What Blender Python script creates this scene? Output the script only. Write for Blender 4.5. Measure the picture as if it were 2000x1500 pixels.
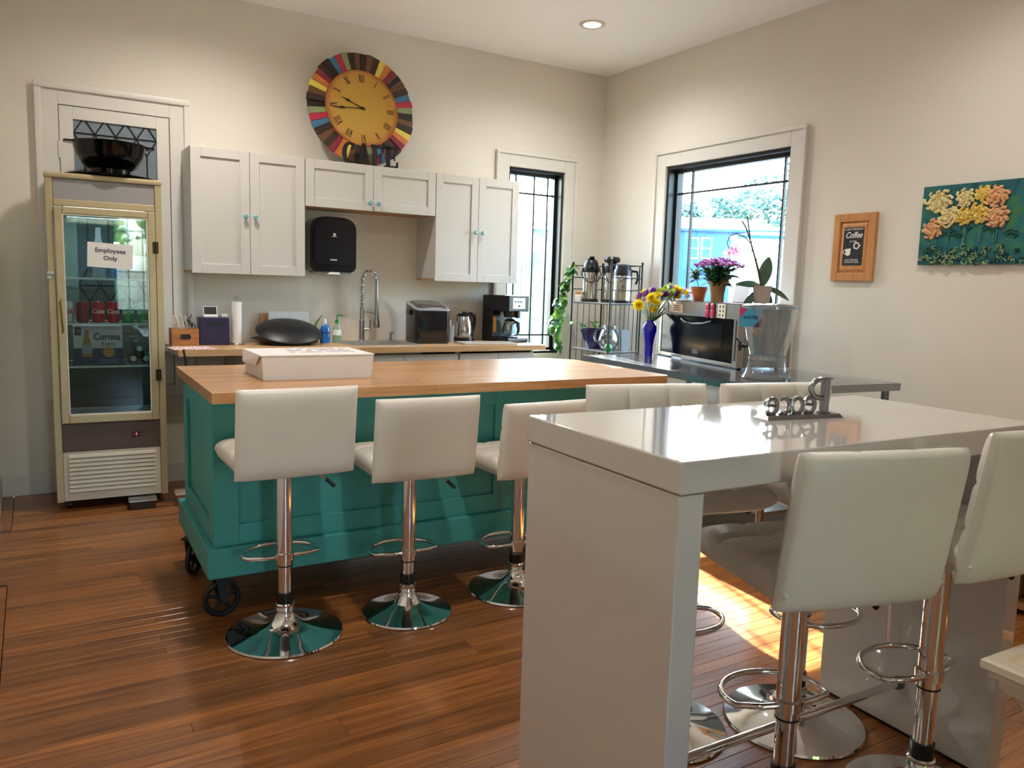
import bpy, bmesh, math, random
from mathutils import Vector, Matrix
R = math.radians
random.seed(7)
S = bpy.context.scene
COL = S.collection
for o in list(bpy.data.objects): bpy.data.objects.remove(o)

# ------------------------------------------------------------------ camera
def make_camera():
    f_px, yaw, pit, rol = 1531.128, 0.549441, -0.12224, 0.030455
    cy, sy, cp, sp = math.cos(yaw), math.sin(yaw), math.cos(pit), math.sin(pit)
    f = Vector((sy*cp, cy*cp, sp)); r = Vector((cy, -sy, 0)); u = r.cross(f)
    c, s = math.cos(rol), math.sin(rol)
    r2, u2 = c*r + s*u, -s*r + c*u
    cam = bpy.data.cameras.new('camera'); o = bpy.data.objects.new('camera', cam); COL.objects.link(o)
    m = Matrix((r2, u2, -f)).transposed().to_4x4(); m.translation = (-4.20614, -5.48562, 1.33994)
    o.matrix_world = m
    cam.sensor_fit = 'HORIZONTAL'; cam.sensor_width = 36; cam.lens = f_px/2000*36
    cam.clip_start = .05; cam.clip_end = 300
    S.camera = o
make_camera()

# ------------------------------------------------------------------ world, sun, exposure
SUN_DIR = Vector((-.48, -1.72, -1.0)).normalized()      # the way the light travels
def make_world():
    w = bpy.data.worlds.new('sky'); S.world = w; w.use_nodes = True
    nt = w.node_tree; nt.nodes.clear()
    sky = nt.nodes.new('ShaderNodeTexSky'); sky.sky_type = 'NISHITA'; sky.sun_disc = False
    sky.sun_elevation = math.asin(-SUN_DIR.z); sky.sun_rotation = math.atan2(-SUN_DIR.x, -SUN_DIR.y)
    sky.air_density = 1.0; sky.dust_density = 2.0; sky.ozone_density = 1.0
    bg = nt.nodes.new('ShaderNodeBackground'); bg.inputs[1].default_value = 2.0
    out = nt.nodes.new('ShaderNodeOutputWorld')
    nt.links.new(sky.outputs[0], bg.inputs[0]); nt.links.new(bg.outputs[0], out.inputs[0])
    l = bpy.data.lights.new('sun', 'SUN'); l.energy = 38; l.angle = R(.6); l.color = (1, .95, .86)
    o = bpy.data.objects.new('sun', l); COL.objects.link(o)
    o.rotation_euler = SUN_DIR.to_track_quat('-Z', 'Y').to_euler(); o.location = (6, 8, 9)
make_world()
S.view_settings.view_transform = 'Standard'; S.view_settings.look = 'None'
S.view_settings.exposure = 1.42; S.view_settings.gamma = 1; S.view_settings.use_curve_mapping = False
DOWNLIGHT_W = 29.0

# window portals: they only guide sampling of the sky through the real openings
def portal(loc, rot, sx, sy):
    l = bpy.data.lights.new('window_portal', 'AREA'); l.shape = 'RECTANGLE'; l.size = sx; l.size_y = sy
    l.cycles.is_portal = True
    o = bpy.data.objects.new('window_portal', l); COL.objects.link(o); o.location = loc; o.rotation_euler = rot
portal((.16, -1.395, 1.55), (0, R(90), 0), 1.5, 1.17)         # right wall window
portal((-.672, .16, 1.55), (R(-90), 0, 0), .54, 1.5)          # back wall window
portal((-3.45, -8.66, 1.55), (R(90), 0, 0), .8, 1.5)

# ------------------------------------------------------------------ materials
def lin(h):
    h = h.lstrip('#'); v = [int(h[i:i+2], 16)/255 for i in (0, 2, 4)]
    return tuple(x/12.92 if x <= .04045 else ((x+.055)/1.055)**2.4 for x in v)
MATS = {}
def P(name, hexc, rough=.5, metal=0, var=.06, scale=6, bump=0, bscale=80, spec=.5, coat=0, emit=None, es=0):
    if name in MATS: return MATS[name]
    m = bpy.data.materials.new(name); m.use_nodes = True; nt = m.node_tree; b = nt.nodes['Principled BSDF']
    c = lin(hexc)
    tc = nt.nodes.new('ShaderNodeTexCoord')
    n = nt.nodes.new('ShaderNodeTexNoise'); n.inputs['Scale'].default_value = scale; n.inputs['Detail'].default_value = 3
    nt.links.new(tc.outputs['Object'], n.inputs['Vector'])
    mx = nt.nodes.new('ShaderNodeMix'); mx.data_type = 'RGBA'
    mx.inputs['A'].default_value = tuple(max(0, x*(1-var)) for x in c)+(1,)
    mx.inputs['B'].default_value = tuple(min(1, x*(1+var)) for x in c)+(1,)
    nt.links.new(n.outputs['Fac'], mx.inputs['Factor']); nt.links.new(mx.outputs['Result'], b.inputs['Base Color'])
    b.inputs['Roughness'].default_value = rough; b.inputs['Metallic'].default_value = metal
    b.inputs['Specular IOR Level'].default_value = spec; b.inputs['Coat Weight'].default_value = coat
    b.inputs['Coat Roughness'].default_value = .05
    if bump:
        n2 = nt.nodes.new('ShaderNodeTexNoise'); n2.inputs['Scale'].default_value = bscale
        nt.links.new(tc.outputs['Object'], n2.inputs['Vector'])
        bp = nt.nodes.new('ShaderNodeBump'); bp.inputs['Strength'].default_value = bump; bp.inputs['Distance'].default_value = .002
        nt.links.new(n2.outputs['Fac'], bp.inputs['Height']); nt.links.new(bp.outputs['Normal'], b.inputs['Normal'])
    if emit:
        b.inputs['Emission Color'].default_value = lin(emit)+(1,); b.inputs['Emission Strength'].default_value = es
    MATS[name] = m; return m
def wood(name, c1, c2, stretch=(1.2, 22, 22), rough=.4, rnd=False, coat=0):
    if name in MATS: return MATS[name]
    m = bpy.data.materials.new(name); m.use_nodes = True; nt = m.node_tree; b = nt.nodes['Principled BSDF']
    L = nt.links.new
    if rnd:
        g = nt.nodes.new('ShaderNodeNewGeometry'); oi = nt.nodes.new('ShaderNodeObjectInfo')
        mul = nt.nodes.new('ShaderNodeMath'); mul.operation = 'MULTIPLY'; mul.inputs[1].default_value = 37
        L(oi.outputs['Random'], mul.inputs[0])
        add = nt.nodes.new('ShaderNodeVectorMath'); add.operation = 'ADD'
        L(g.outputs['Position'], add.inputs[0]); L(mul.outputs[0], add.inputs[1]); src = add.outputs[0]
    else:
        src = nt.nodes.new('ShaderNodeTexCoord').outputs['Object']
    mp = nt.nodes.new('ShaderNodeMapping'); mp.inputs['Scale'].default_value = stretch; L(src, mp.inputs['Vector'])
    n = nt.nodes.new('ShaderNodeTexNoise'); n.inputs['Scale'].default_value = 1.6; n.inputs['Detail'].default_value = 6
    n.inputs['Roughness'].default_value = .62; n.inputs['Distortion'].default_value = .5; L(mp.outputs[0], n.inputs['Vector'])
    rp = nt.nodes.new('ShaderNodeValToRGB'); rp.color_ramp.elements[0].position = .32; rp.color_ramp.elements[1].position = .68
    rp.color_ramp.elements[0].color = lin(c1)+(1,); rp.color_ramp.elements[1].color = lin(c2)+(1,)
    L(n.outputs['Fac'], rp.inputs[0]); col = rp.outputs[0]
    if rnd:
        hs = nt.nodes.new('ShaderNodeHueSaturation'); mr = nt.nodes.new('ShaderNodeMapRange')
        mr.inputs['To Min'].default_value = .72; mr.inputs['To Max'].default_value = 1.22
        L(oi.outputs['Random'], mr.inputs[0]); L(mr.outputs[0], hs.inputs['Value']); L(col, hs.inputs['Color']); col = hs.outputs[0]
    L(col, b.inputs['Base Color']); b.inputs['Roughness'].default_value = rough; b.inputs['Coat Weight'].default_value = coat
    b.inputs['Coat Roughness'].default_value = .15
    MATS[name] = m; return m
def butcher(name, c1, c2, c3, coat=.3):
    if name in MATS: return MATS[name]
    m = bpy.data.materials.new(name); m.use_nodes = True; nt = m.node_tree; b = nt.nodes['Principled BSDF']; L = nt.links.new
    tc = nt.nodes.new('ShaderNodeTexCoord')
    br = nt.nodes.new('ShaderNodeTexBrick'); br.inputs['Scale'].default_value = 1; br.inputs['Brick Width'].default_value = .55
    br.inputs['Row Height'].default_value = .042; br.inputs['Mortar Size'].default_value = .0006; br.offset = .37
    br.inputs['Color1'].default_value = lin(c1)+(1,); br.inputs['Color2'].default_value = lin(c2)+(1,); br.inputs['Mortar'].default_value = lin(c3)+(1,)
    L(tc.outputs['Object'], br.inputs['Vector'])
    mp = nt.nodes.new('ShaderNodeMapping'); mp.inputs['Scale'].default_value = (2.5, 45, 45); L(tc.outputs['Object'], mp.inputs['Vector'])
    n = nt.nodes.new('ShaderNodeTexNoise'); n.inputs['Scale'].default_value = 1.5; n.inputs['Detail'].default_value = 5; L(mp.outputs[0], n.inputs['Vector'])
    mx = nt.nodes.new('ShaderNodeMix'); mx.data_type = 'RGBA'; mx.blend_type = 'OVERLAY'; mx.inputs['Factor'].default_value = .45
    L(br.outputs['Color'], mx.inputs['A']); L(n.outputs['Fac'], mx.inputs['B']); L(mx.outputs['Result'], b.inputs['Base Color'])
    b.inputs['Roughness'].default_value = .38; b.inputs['Coat Weight'].default_value = coat; b.inputs['Coat Roughness'].default_value = .22
    MATS[name] = m; return m
def thin_glass(name, tint='#ffffff', refl=.08, opac=0.0, rough=0.02):
    """clear sheet: mostly transparent, with a Fresnel gloss and an optional milky body"""
    if name in MATS: return MATS[name]
    m = bpy.data.materials.new(name); m.use_nodes = True; nt = m.node_tree; nt.nodes.clear(); L = nt.links.new
    out = nt.nodes.new('ShaderNodeOutputMaterial'); tr = nt.nodes.new('ShaderNodeBsdfTransparent'); tr.inputs[0].default_value = lin(tint)+(1,)
    gl = nt.nodes.new('ShaderNodeBsdfGlossy'); gl.inputs['Roughness'].default_value = rough
    lw = nt.nodes.new('ShaderNodeLayerWeight'); lw.inputs['Blend'].default_value = .25
    ma = nt.nodes.new('ShaderNodeMath'); ma.operation = 'MULTIPLY_ADD'; ma.inputs[1].default_value = .55; ma.inputs[2].default_value = refl
    ma.use_clamp = True
    L(lw.outputs['Fresnel'], ma.inputs[0])
    mx = nt.nodes.new('ShaderNodeMixShader'); L(ma.outputs[0], mx.inputs[0])
    base = tr.outputs[0]
    if opac:
        df = nt.nodes.new('ShaderNodeBsdfDiffuse'); df.inputs[0].default_value = lin(tint)+(1,)
        m2 = nt.nodes.new('ShaderNodeMixShader'); m2.inputs[0].default_value = opac; L(tr.outputs[0], m2.inputs[1]); L(df.outputs[0], m2.inputs[2]); base = m2.outputs[0]
    L(base, mx.inputs[1]); L(gl.outputs[0], mx.inputs[2]); L(mx.outputs[0], out.inputs[0])
    MATS[name] = m; return m
def petal_mat(name, hexc):
    m = bpy.data.materials.new(name); m.use_nodes = True; nt = m.node_tree; b = nt.nodes['Principled BSDF']; L = nt.links.new
    tl = nt.nodes.new('ShaderNodeBsdfTranslucent'); mx = nt.nodes.new('ShaderNodeMixShader'); mx.inputs[0].default_value = .5
    nz = nt.nodes.new('ShaderNodeTexNoise'); nz.inputs['Scale'].default_value = 30; rp_ = nt.nodes.new('ShaderNodeValToRGB')
    c = lin(hexc); rp_.color_ramp.elements[0].color = tuple(x*.8 for x in c)+(1,); rp_.color_ramp.elements[1].color = c+(1,)
    L(nz.outputs['Fac'], rp_.inputs[0]); L(rp_.outputs[0], b.inputs['Base Color']); L(rp_.outputs[0], tl.inputs[0])
    L(b.outputs[0], mx.inputs[1]); L(tl.outputs[0], mx.inputs[2]); L(mx.outputs[0], nt.nodes['Material Output'].inputs[0])
    return m
wall_m = P('wall_paint', '#e2dbcf', .85, var=.02, scale=2, bump=.05, bscale=120)
ceil_m = P('ceiling_paint', '#fbf9f5', .9, var=.015)
trim_m = P('white_trim', '#dad5cd', .45, var=.02)
cab_m = P('cabinet_white', '#cbc7c1', .4, var=.015)
black_m = P('black_plastic', '#0d0e12', .35, var=.1)
bframe_m = P('black_window_frame', '#14181c', .4, var=.08)
chrome = P('chrome', '#e6e6e6', .06, 1, var=.02)
steel = P('brushed_steel', '#a9a9ab', .28, 1, var=.08, scale=30)
dsteel = P('dark_steel', '#77797d', .35, 1, var=.06)
cream_m = P('cream_leatherette', '#ddd7cd', .42, var=.03, bump=.12, bscale=160)
gloss_m = P('gloss_white', '#cbc6c1', .05, var=.01, coat=.6)
teal_m = P('teal_paint', '#3d9793', .48, var=.10, scale=9)
iron_m = P('black_iron', '#131313', .55, var=.15)
wire_m = P('dark_wire', '#25262a', .5, .3, var=.1)
glass_m = thin_glass('window_glass', '#f6fbfb', .03)
white_m = P('white_plastic', '#eeeeec', .4, var=.02)
paper_m = P('paper_white', '#f0edea', .8, var=.02)
gold_m = P('champagne_aluminium', '#bdac89', .38, .35, var=.08, scale=14)
leaf_m = P('leaf_green', '#3f7a3a', .45, var=.35, scale=12)
soil_m = P('soil', '#2d2119', .9, var=.3, scale=40)

# ------------------------------------------------------------------ mesh builder
class B:
    def __init__(s): s.bm = bmesh.new(); s.hard = False
    def _xf(s, vs, M):
        if M is not None: bmesh.ops.transform(s.bm, matrix=M, verts=vs)
    def box(s, x0, x1, y0, y1, z0, z1, bev=0, seg=2, M=None):
        r = bmesh.ops.create_cube(s.bm, size=1); vs = r['verts']
        for v in vs:
            v.co = Vector(((x0+x1)/2+v.co.x*(x1-x0), (y0+y1)/2+v.co.y*(y1-y0), (z0+z1)/2+v.co.z*(z1-z0)))
        if bev:
            s.hard = True
            es = list({e for v in vs for e in v.link_edges})
            r2 = bmesh.ops.bevel(s.bm, geom=es, offset=bev, segments=seg, profile=.5, affect='EDGES')
            vs = list({v for f in r2['faces'] for v in f.verts} | {v for v in vs if v.is_valid})
        s._xf(vs, M); return s
    def ring(s, pts): return [s.bm.verts.new(p) for p in pts]
    def loft(s, rings, closed=True, cap=True):
        rs = [s.ring(r) for r in rings]; n = len(rs[0])
        for a, b in zip(rs, rs[1:]):
            for i in range(n if closed else n-1):
                j = (i+1) % n
                try: s.bm.faces.new((a[i], a[j], b[j], b[i]))
                except ValueError: pass
        if cap:
            for r in (rs[0][::-1], rs[-1]):
                try: s.bm.faces.new(r)
                except ValueError: pass
        return s
    def lathe(s, prof, n=28, c=(0, 0, 0), cap=False, sx=1, sy=1):
        rings = [[(c[0]+sx*r*math.cos(2*math.pi*i/n), c[1]+sy*r*math.sin(2*math.pi*i/n), c[2]+z) for i in range(n)] for r, z in prof]
        return s.loft(rings, True, cap)
    def cyl(s, p0, p1, r0, r1=None, n=16):
        p0, p1 = Vector(p0), Vector(p1); r1 = r0 if r1 is None else r1
        d = (p1-p0).normalized(); a = d.orthogonal().normalized(); b = d.cross(a)
        rg = lambda p, r: [p+a*r*math.cos(2*math.pi*i/n)+b*r*math.sin(2*math.pi*i/n) for i in range(n)]
        return s.loft([rg(p0, r0), rg(p1, r1)])
    def tube(s, pts, r, n=8, closed=False):
        pts = [Vector(p) for p in pts]; N = len(pts); rings = []; a = None
        for i, p in enumerate(pts):
            if closed: t = pts[(i+1) % N]-pts[i-1]
            else: t = pts[min(i+1, N-1)]-pts[max(i-1, 0)]
            t.normalize()
            if a is None: a = t.orthogonal().normalized()
            a = (a-t*a.dot(t)).normalized(); b = t.cross(a)
            rr = r(i/(N-1)) if callable(r) else r
            rings.append([p+a*rr*math.cos(2*math.pi*k/n)+b*rr*math.sin(2*math.pi*k/n) for k in range(n)])
        if closed:
            rs = [s.ring(q) for q in rings]
            for i in range(N):
                A, C = rs[i], rs[(i+1) % N]
                for k in range(n): s.bm.faces.new((A[k], A[(k+1) % n], C[(k+1) % n], C[k]))
            return s
        return s.loft(rings)
    def prism(s, pts, d0, d1, plane='xz'):
        """outline pts (2D) extruded between d0 and d1 along the remaining axis"""
        if plane == 'xz': f = lambda p, d: (p[0], d, p[1])
        elif plane == 'xy': f = lambda p, d: (p[0], p[1], d)
        else: f = lambda p, d: (d, p[0], p[1])
        return s.loft([[f(p, d0) for p in pts], [f(p, d1) for p in pts]])
    def ball(s, c, r, sc=(1, 1, 1), u=14, v=9):
        q = bmesh.ops.create_uvsphere(s.bm, u_segments=u, v_segments=v, radius=r)
        for w in q['verts']: w.co = Vector((c[0]+w.co.x*sc[0], c[1]+w.co.y*sc[1], c[2]+w.co.z*sc[2]))
        return s
    def cushion(s, W, D, T, M=None, su=(), sv=(), depth=.006, n=38, p=9):
        """upholstered pad W x D x T with rounded edge and stitched grooves at su (x) and sv (y) on its top"""
        sp = lambda k: .5-.5*math.cos(math.pi*k/n)*(1 if abs(math.cos(math.pi*k/n)) < 2 else 1)
        us = sorted(set([round(.5*sp(k)+.5*k/n, 5) for k in range(n+1)]))
        e = lambda u: (max(0, 1-abs(2*u-1)**p))**.42
        rows = []
        for sgn in (1, -1):
            g = []
            for u in us:
                row = []
                for v in us:
                    x, y = (u-.5)*W, (v-.5)*D; z = sgn*T/2*e(u)*e(v)
                    if sgn > 0:
                        dd = max([math.exp(-((x-q)/.009)**2) for q in su]+[math.exp(-((y-q)/.009)**2) for q in sv]+[0])
                        z -= depth*dd*min(1, e(u)*e(v))
                    q = Vector((x, y, z)); row.append(s.bm.verts.new(M @ q if M is not None else q))
                g.append(row)
            rows.append(g)
        N = len(us)
        for k, g in enumerate(rows):
            for i in range(N-1):
                for j in range(N-1):
                    f = (g[i][j], g[i+1][j], g[i+1][j+1], g[i][j+1])
                    s.bm.faces.new(f if k == 0 else f[::-1])
        bmesh.ops.remove_doubles(s.bm, verts=s.bm.verts, dist=1e-5)
        return s
    def ob(s, name, mat, parent=None, loc=(0, 0, 0), rot=(0, 0, 0), flat=False, ang=38):
        bmesh.ops.recalc_face_normals(s.bm, faces=s.bm.faces)
        for e in s.bm.edges:
            e.smooth = not (len(e.link_faces) == 2 and e.calc_face_angle(0) > R(ang))
            if s.hard and e.smooth and len(e.link_faces) == 2:        # keep big flat faces truly flat next to a bevel
                a0, a1 = sorted(f.calc_area() for f in e.link_faces)
                if a1 > 6*a0 and e.calc_face_angle(0) > R(4): e.smooth = False
        for f in s.bm.faces: f.smooth = not flat
        me = bpy.data.meshes.new(name); s.bm.to_mesh(me); s.bm.free()
        if mat: me.materials.append(mat)
        o = bpy.data.objects.new(name, me); COL.objects.link(o); o.location = loc; o.rotation_euler = rot
        if parent: o.parent = parent
        return o
def inst(name, me, parent=None, loc=(0, 0, 0), rot=(0, 0, 0), sc=(1, 1, 1)):
    o = bpy.data.objects.new(name, me); COL.objects.link(o); o.location = loc; o.rotation_euler = rot; o.scale = sc
    if parent: o.parent = parent
    return o
def tag(o, label, cat, group=None):
    o['label'] = label; o['category'] = cat
    if group: o['group'] = group
    return o
def thing(name, label, cat, loc=(0, 0, 0), rz=0, group=None):
    o = bpy.data.objects.new(name, None); o.empty_display_size = .1; COL.objects.link(o)
    o.location = loc; o.rotation_euler = (0, 0, rz)
    return tag(o, label, cat, group)
def struct(o): o['kind'] = 'structure'; return o
def copy_tree(o, parent=None):
    c = o.copy(); COL.objects.link(c); c.parent = parent
    for ch in [x for x in bpy.data.objects if x.parent == o]: copy_tree(ch, c)
    return c
def text(name, body, size, mat, parent, loc, rot=(R(90), 0, 0), ext=.0006, shear=0, align='CENTER', sx=1, wrap_r=None, bold=0):
    cu = bpy.data.curves.new(name, 'FONT'); cu.body = body; cu.size = size; cu.extrude = ext; cu.shear = shear
    cu.align_x = align; cu.align_y = 'CENTER'; cu.resolution_u = 3; cu.offset = bold
    t = bpy.data.objects.new(name, cu); COL.objects.link(t)
    dg = bpy.context.evaluated_depsgraph_get(); me = bpy.data.meshes.new_from_object(t.evaluated_get(dg))
    bpy.data.objects.remove(t); me.name = name
    me.materials.clear(); me.materials.append(mat)
    for v in me.vertices: v.co.x *= sx
    if wrap_r:                                   # lay the print around an upright cylinder, facing -y
        for v in me.vertices:
            a = v.co.x/wrap_r; rr = wrap_r+.0004+v.co.z
            v.co = Vector((rr*math.sin(a), -rr*math.cos(a), v.co.y))
        rot = (0, 0, 0)
    o = bpy.data.objects.new(name, me); COL.objects.link(o); o.location = loc; o.rotation_euler = rot; o.parent = parent
    return o
def arc(cx, cy, r, a0, a1, n, ry=None):
    ry = r if ry is None else ry
    return [(cx+r*math.cos(R(a0+(a1-a0)*i/n)), cy+ry*math.sin(R(a0+(a1-a0)*i/n))) for i in range(n+1)]
def leaf_mesh(name, L, W, mat, bend=.3, fold=.15, n=6):
    b = B(); rows = []
    for i in range(n+1):
        t = i/n; w = W/2*math.sin(math.pi*min(1, (t*.94+.03)))**.75; z = -bend*L*t*t; x = L*t
        rows.append([b.bm.verts.new((x, -w, z+fold*w)), b.bm.verts.new((x, 0, z)), b.bm.verts.new((x, w, z+fold*w))])
    for a, c in zip(rows, rows[1:]):
        for k in (0, 1): b.bm.faces.new((a[k], a[k+1], c[k+1], c[k]))
    o = b.ob(name, mat); me = o.data; bpy.data.objects.remove(o); return me

# ================================================================== THE ROOM
H = 3.126; XL = -4.42; YR = -8.5; T = .16
WZ0, WZ1 = .80, 2.295
def wall_with_holes(name, axis, p0, p1, a0, a1, holes):
    """axis 'x': wall runs along x (thickness p0..p1 in y); holes = (a, b, z0, z1)"""
    b = B(); cuts = sorted(holes); cur = a0
    def bx(u0, u1, z0, z1):
        if u1-u0 < 1e-4 or z1-z0 < 1e-4: return
        if axis == 'x': b.box(u0, u1, p0, p1, z0, z1)
        else: b.box(p0, p1, u0, u1, z0, z1)
    for (h0, h1, z0, z1) in cuts:
        bx(cur, h0, 0, H); bx(h0, h1, 0, z0); bx(h0, h1, z1, H); cur = h1
    bx(cur, a1, 0, H)
    return struct(b.ob(name, wall_m, flat=True))
wall_with_holes('wall_back', 'x', 0, T, -6.0, T, [(-.942, -.402, WZ0, WZ1)])
wall_with_holes('wall_right', 'y', 0, T, YR-T, 0, [(-1.98, -.81, WZ0, WZ1)])
wall_with_holes('wall_left', 'y', XL-T, XL, YR, 0, [(-1.58, -.76, 0, 2.1)])
wall_with_holes('wall_rear', 'x', YR-T, YR, -6.0, 0, [(-3.85, -3.05, WZ0, WZ1)])
struct(B().box(-6.0, T, YR-T, T, H, H+.15).ob('ceiling', ceil_m, flat=True))
wall_with_holes('wall_hall', 'y', -6.0, -5.9, YR, 0, [])

# floor: sub-floor slab with every plank a piece of its own
floor = struct(B().box(-6.0, T, YR-T, T, -.12, -.018).ob('floor', P('subfloor', '#3a2314', .8), flat=True))
plank_m = wood('oak_floor', '#66391a', '#a4662f', (1.3, 26, 26), .33, rnd=True, coat=.25)
PW = .0572
def plank_mesh(L, W=PW):
    o = B().box(-L/2+.0004, L/2-.0004, -W/2+.0004, W/2-.0004, -.018, 0, .0009, 1).ob('plank', plank_m, flat=True)
    me = o.data; bpy.data.objects.remove(o); return me
pm = {L: plank_mesh(L) for L in (.5, .9, 1.2, 1.5, 1.9, 2.3)}
rng = random.Random(3)
X0 = XL+.075; y = -.002-PW/2; npl = 0
rest = B()
while y > YR:
    doorway = -1.58 < y < -.76
    x = -5.9 if doorway else X0
    x -= 0 if y < -4.4 else 0
    first = True
    while x < -.0005:
        L = rng.choice((1.2, 1.5, 1.9, 2.3)) if not first else rng.choice((.5, .9, 1.2, 1.5, 1.9))
        first = False
        if x+L > -.5: L = -.0005-x
        vis = y > -4.35 and x+L > -4.45
        if vis and npl < 296:
            k = min(pm, key=lambda q: abs(q-L))
            inst('plank', pm[k], floor, (x+L/2, y, 0), sc=(L/k, 1, 1)); npl += 1
        else:
            rest.box(x+.0004, x+L-.0004, y-PW/2+.0004, y+PW/2-.0004, -.018, 0)
        x += L
    y -= PW
ro = rest.ob('floor_planks_beyond', plank_m, floor, flat=True); ro['kind'] = 'stuff'
bd = plank_mesh(.76, .07); bd2 = plank_mesh(1.4, .07)
inst('border_plank', bd, floor, (XL+.038, -.38, 0), (0, 0, R(90)))
inst('border_plank', bd2, floor, (XL+.038, -2.29, 0), (0, 0, R(90)))
for k in range(4): inst('border_plank', bd2, floor, (XL+.038, -3.7-1.4*k, 0), (0, 0, R(90)))

# baseboards
def baseboard(name, x0, x1, y0, y1):
    b = B().box(x0, x1, y0, y1, 0, .13, .004)
    return struct(b.ob(name, trim_m))
baseboard('baseboard_back', XL, -.001, -.016, 0)
baseboard('baseboard_right', -.016, 0, YR, -.017)
baseboard('baseboard_left', XL, XL+.016, -.69, -.017)
baseboard('baseboard_rear', XL, -.001, YR, YR+.016)
b = B(); b.box(XL-T, XL+.014, -.76, -.69, 0, 2.17, .004); b.box(XL-T, XL+.014, -1.65, -1.58, 0, 2.17, .004); b.box(XL-T, XL+.014, -1.65, -.69, 2.1, 2.2, .004)
struct(b.ob('trim_1', trim_m))

# windows ---------------------------------------------------------
def window(n, origin, rz, w, mx, mz, casing=True, mats=bframe_m):
    """opening w wide, local x along the wall, local -y into the room, local z absolute"""
    t = struct(bpy.data.objects.new('window_%d' % n, None)); COL.objects.link(t); t.location = origin; t.rotation_euler = (0, 0, rz)
    h = w/2; c = .118
    if casing:
        for nm, a in (('casing_side', (-h-c, -h, WZ0-.1, WZ1+c)), ('casing_side', (h, h+c, WZ0-.1, WZ1+c)), ('casing_head', (-h, h, WZ1, WZ1+c)), ('casing_apron', (-h, h, WZ0-.1, WZ0))):
            B().box(a[0], a[1], -.022, 0, a[2], a[3], .003).ob(nm, trim_m, t)
        b = B(); e = .024
        for a in ((-h-c-.004, -h-c+e, WZ0-.1, WZ1+c-e), (h+c-e, h+c+.004, WZ0-.1, WZ1+c-e), (-h-c-.004, h+c+.004, WZ1+c-e, WZ1+c+.004)):
            b.box(a[0], a[1], -.034, -.022, a[2], a[3], .004)
        b.ob('casing_band', trim_m, t)
    d0, d1 = .002, .15
    b = B()                                     # deep black reveal + sash, stepped like an aluminium frame
    for (q, f0, f1) in ((.022, d0, d1), (.045, .07, .12)):
        b.box(-h+.0005, -h+q, f0, f1, WZ0+.0005, WZ1-.0005); b.box(h-q, h-.0005, f0, f1, WZ0+.0005, WZ1-.0005)
        b.box(-h+q, h-q, f0, f1, WZ1-q, WZ1-.0005); b.box(-h+q, h-q, f0, f1, WZ0+.0005, WZ0+q)
    b.ob('frame', mats, t, flat=True)
    g = h-.045
    B().box(-g, g, .094, .098, WZ0+.045, WZ1-.045).ob('pane', glass_m, t, flat=True)
    for x in mx: B().box(x-.007, x+.007, .086, .106, WZ0+.045, WZ1-.045).ob('muntin', mats, t, flat=True)
    for z in mz: B().box(-g, g, .087, .105, z-.007, z+.007).ob('muntin', mats, t, flat=True)
    return t
window(1, (-.672, 0, 0), 0, .54, (-.142, .036, .17), (2.11, .95))
window(2, (0, -1.395, 0), R(-90), 1.17, (-.40, .46), (2.095, .96))
window(3, (-3.45, YR, 0), R(180), .8, (-.2, 0, .2), (2.0, 1.4))

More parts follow.
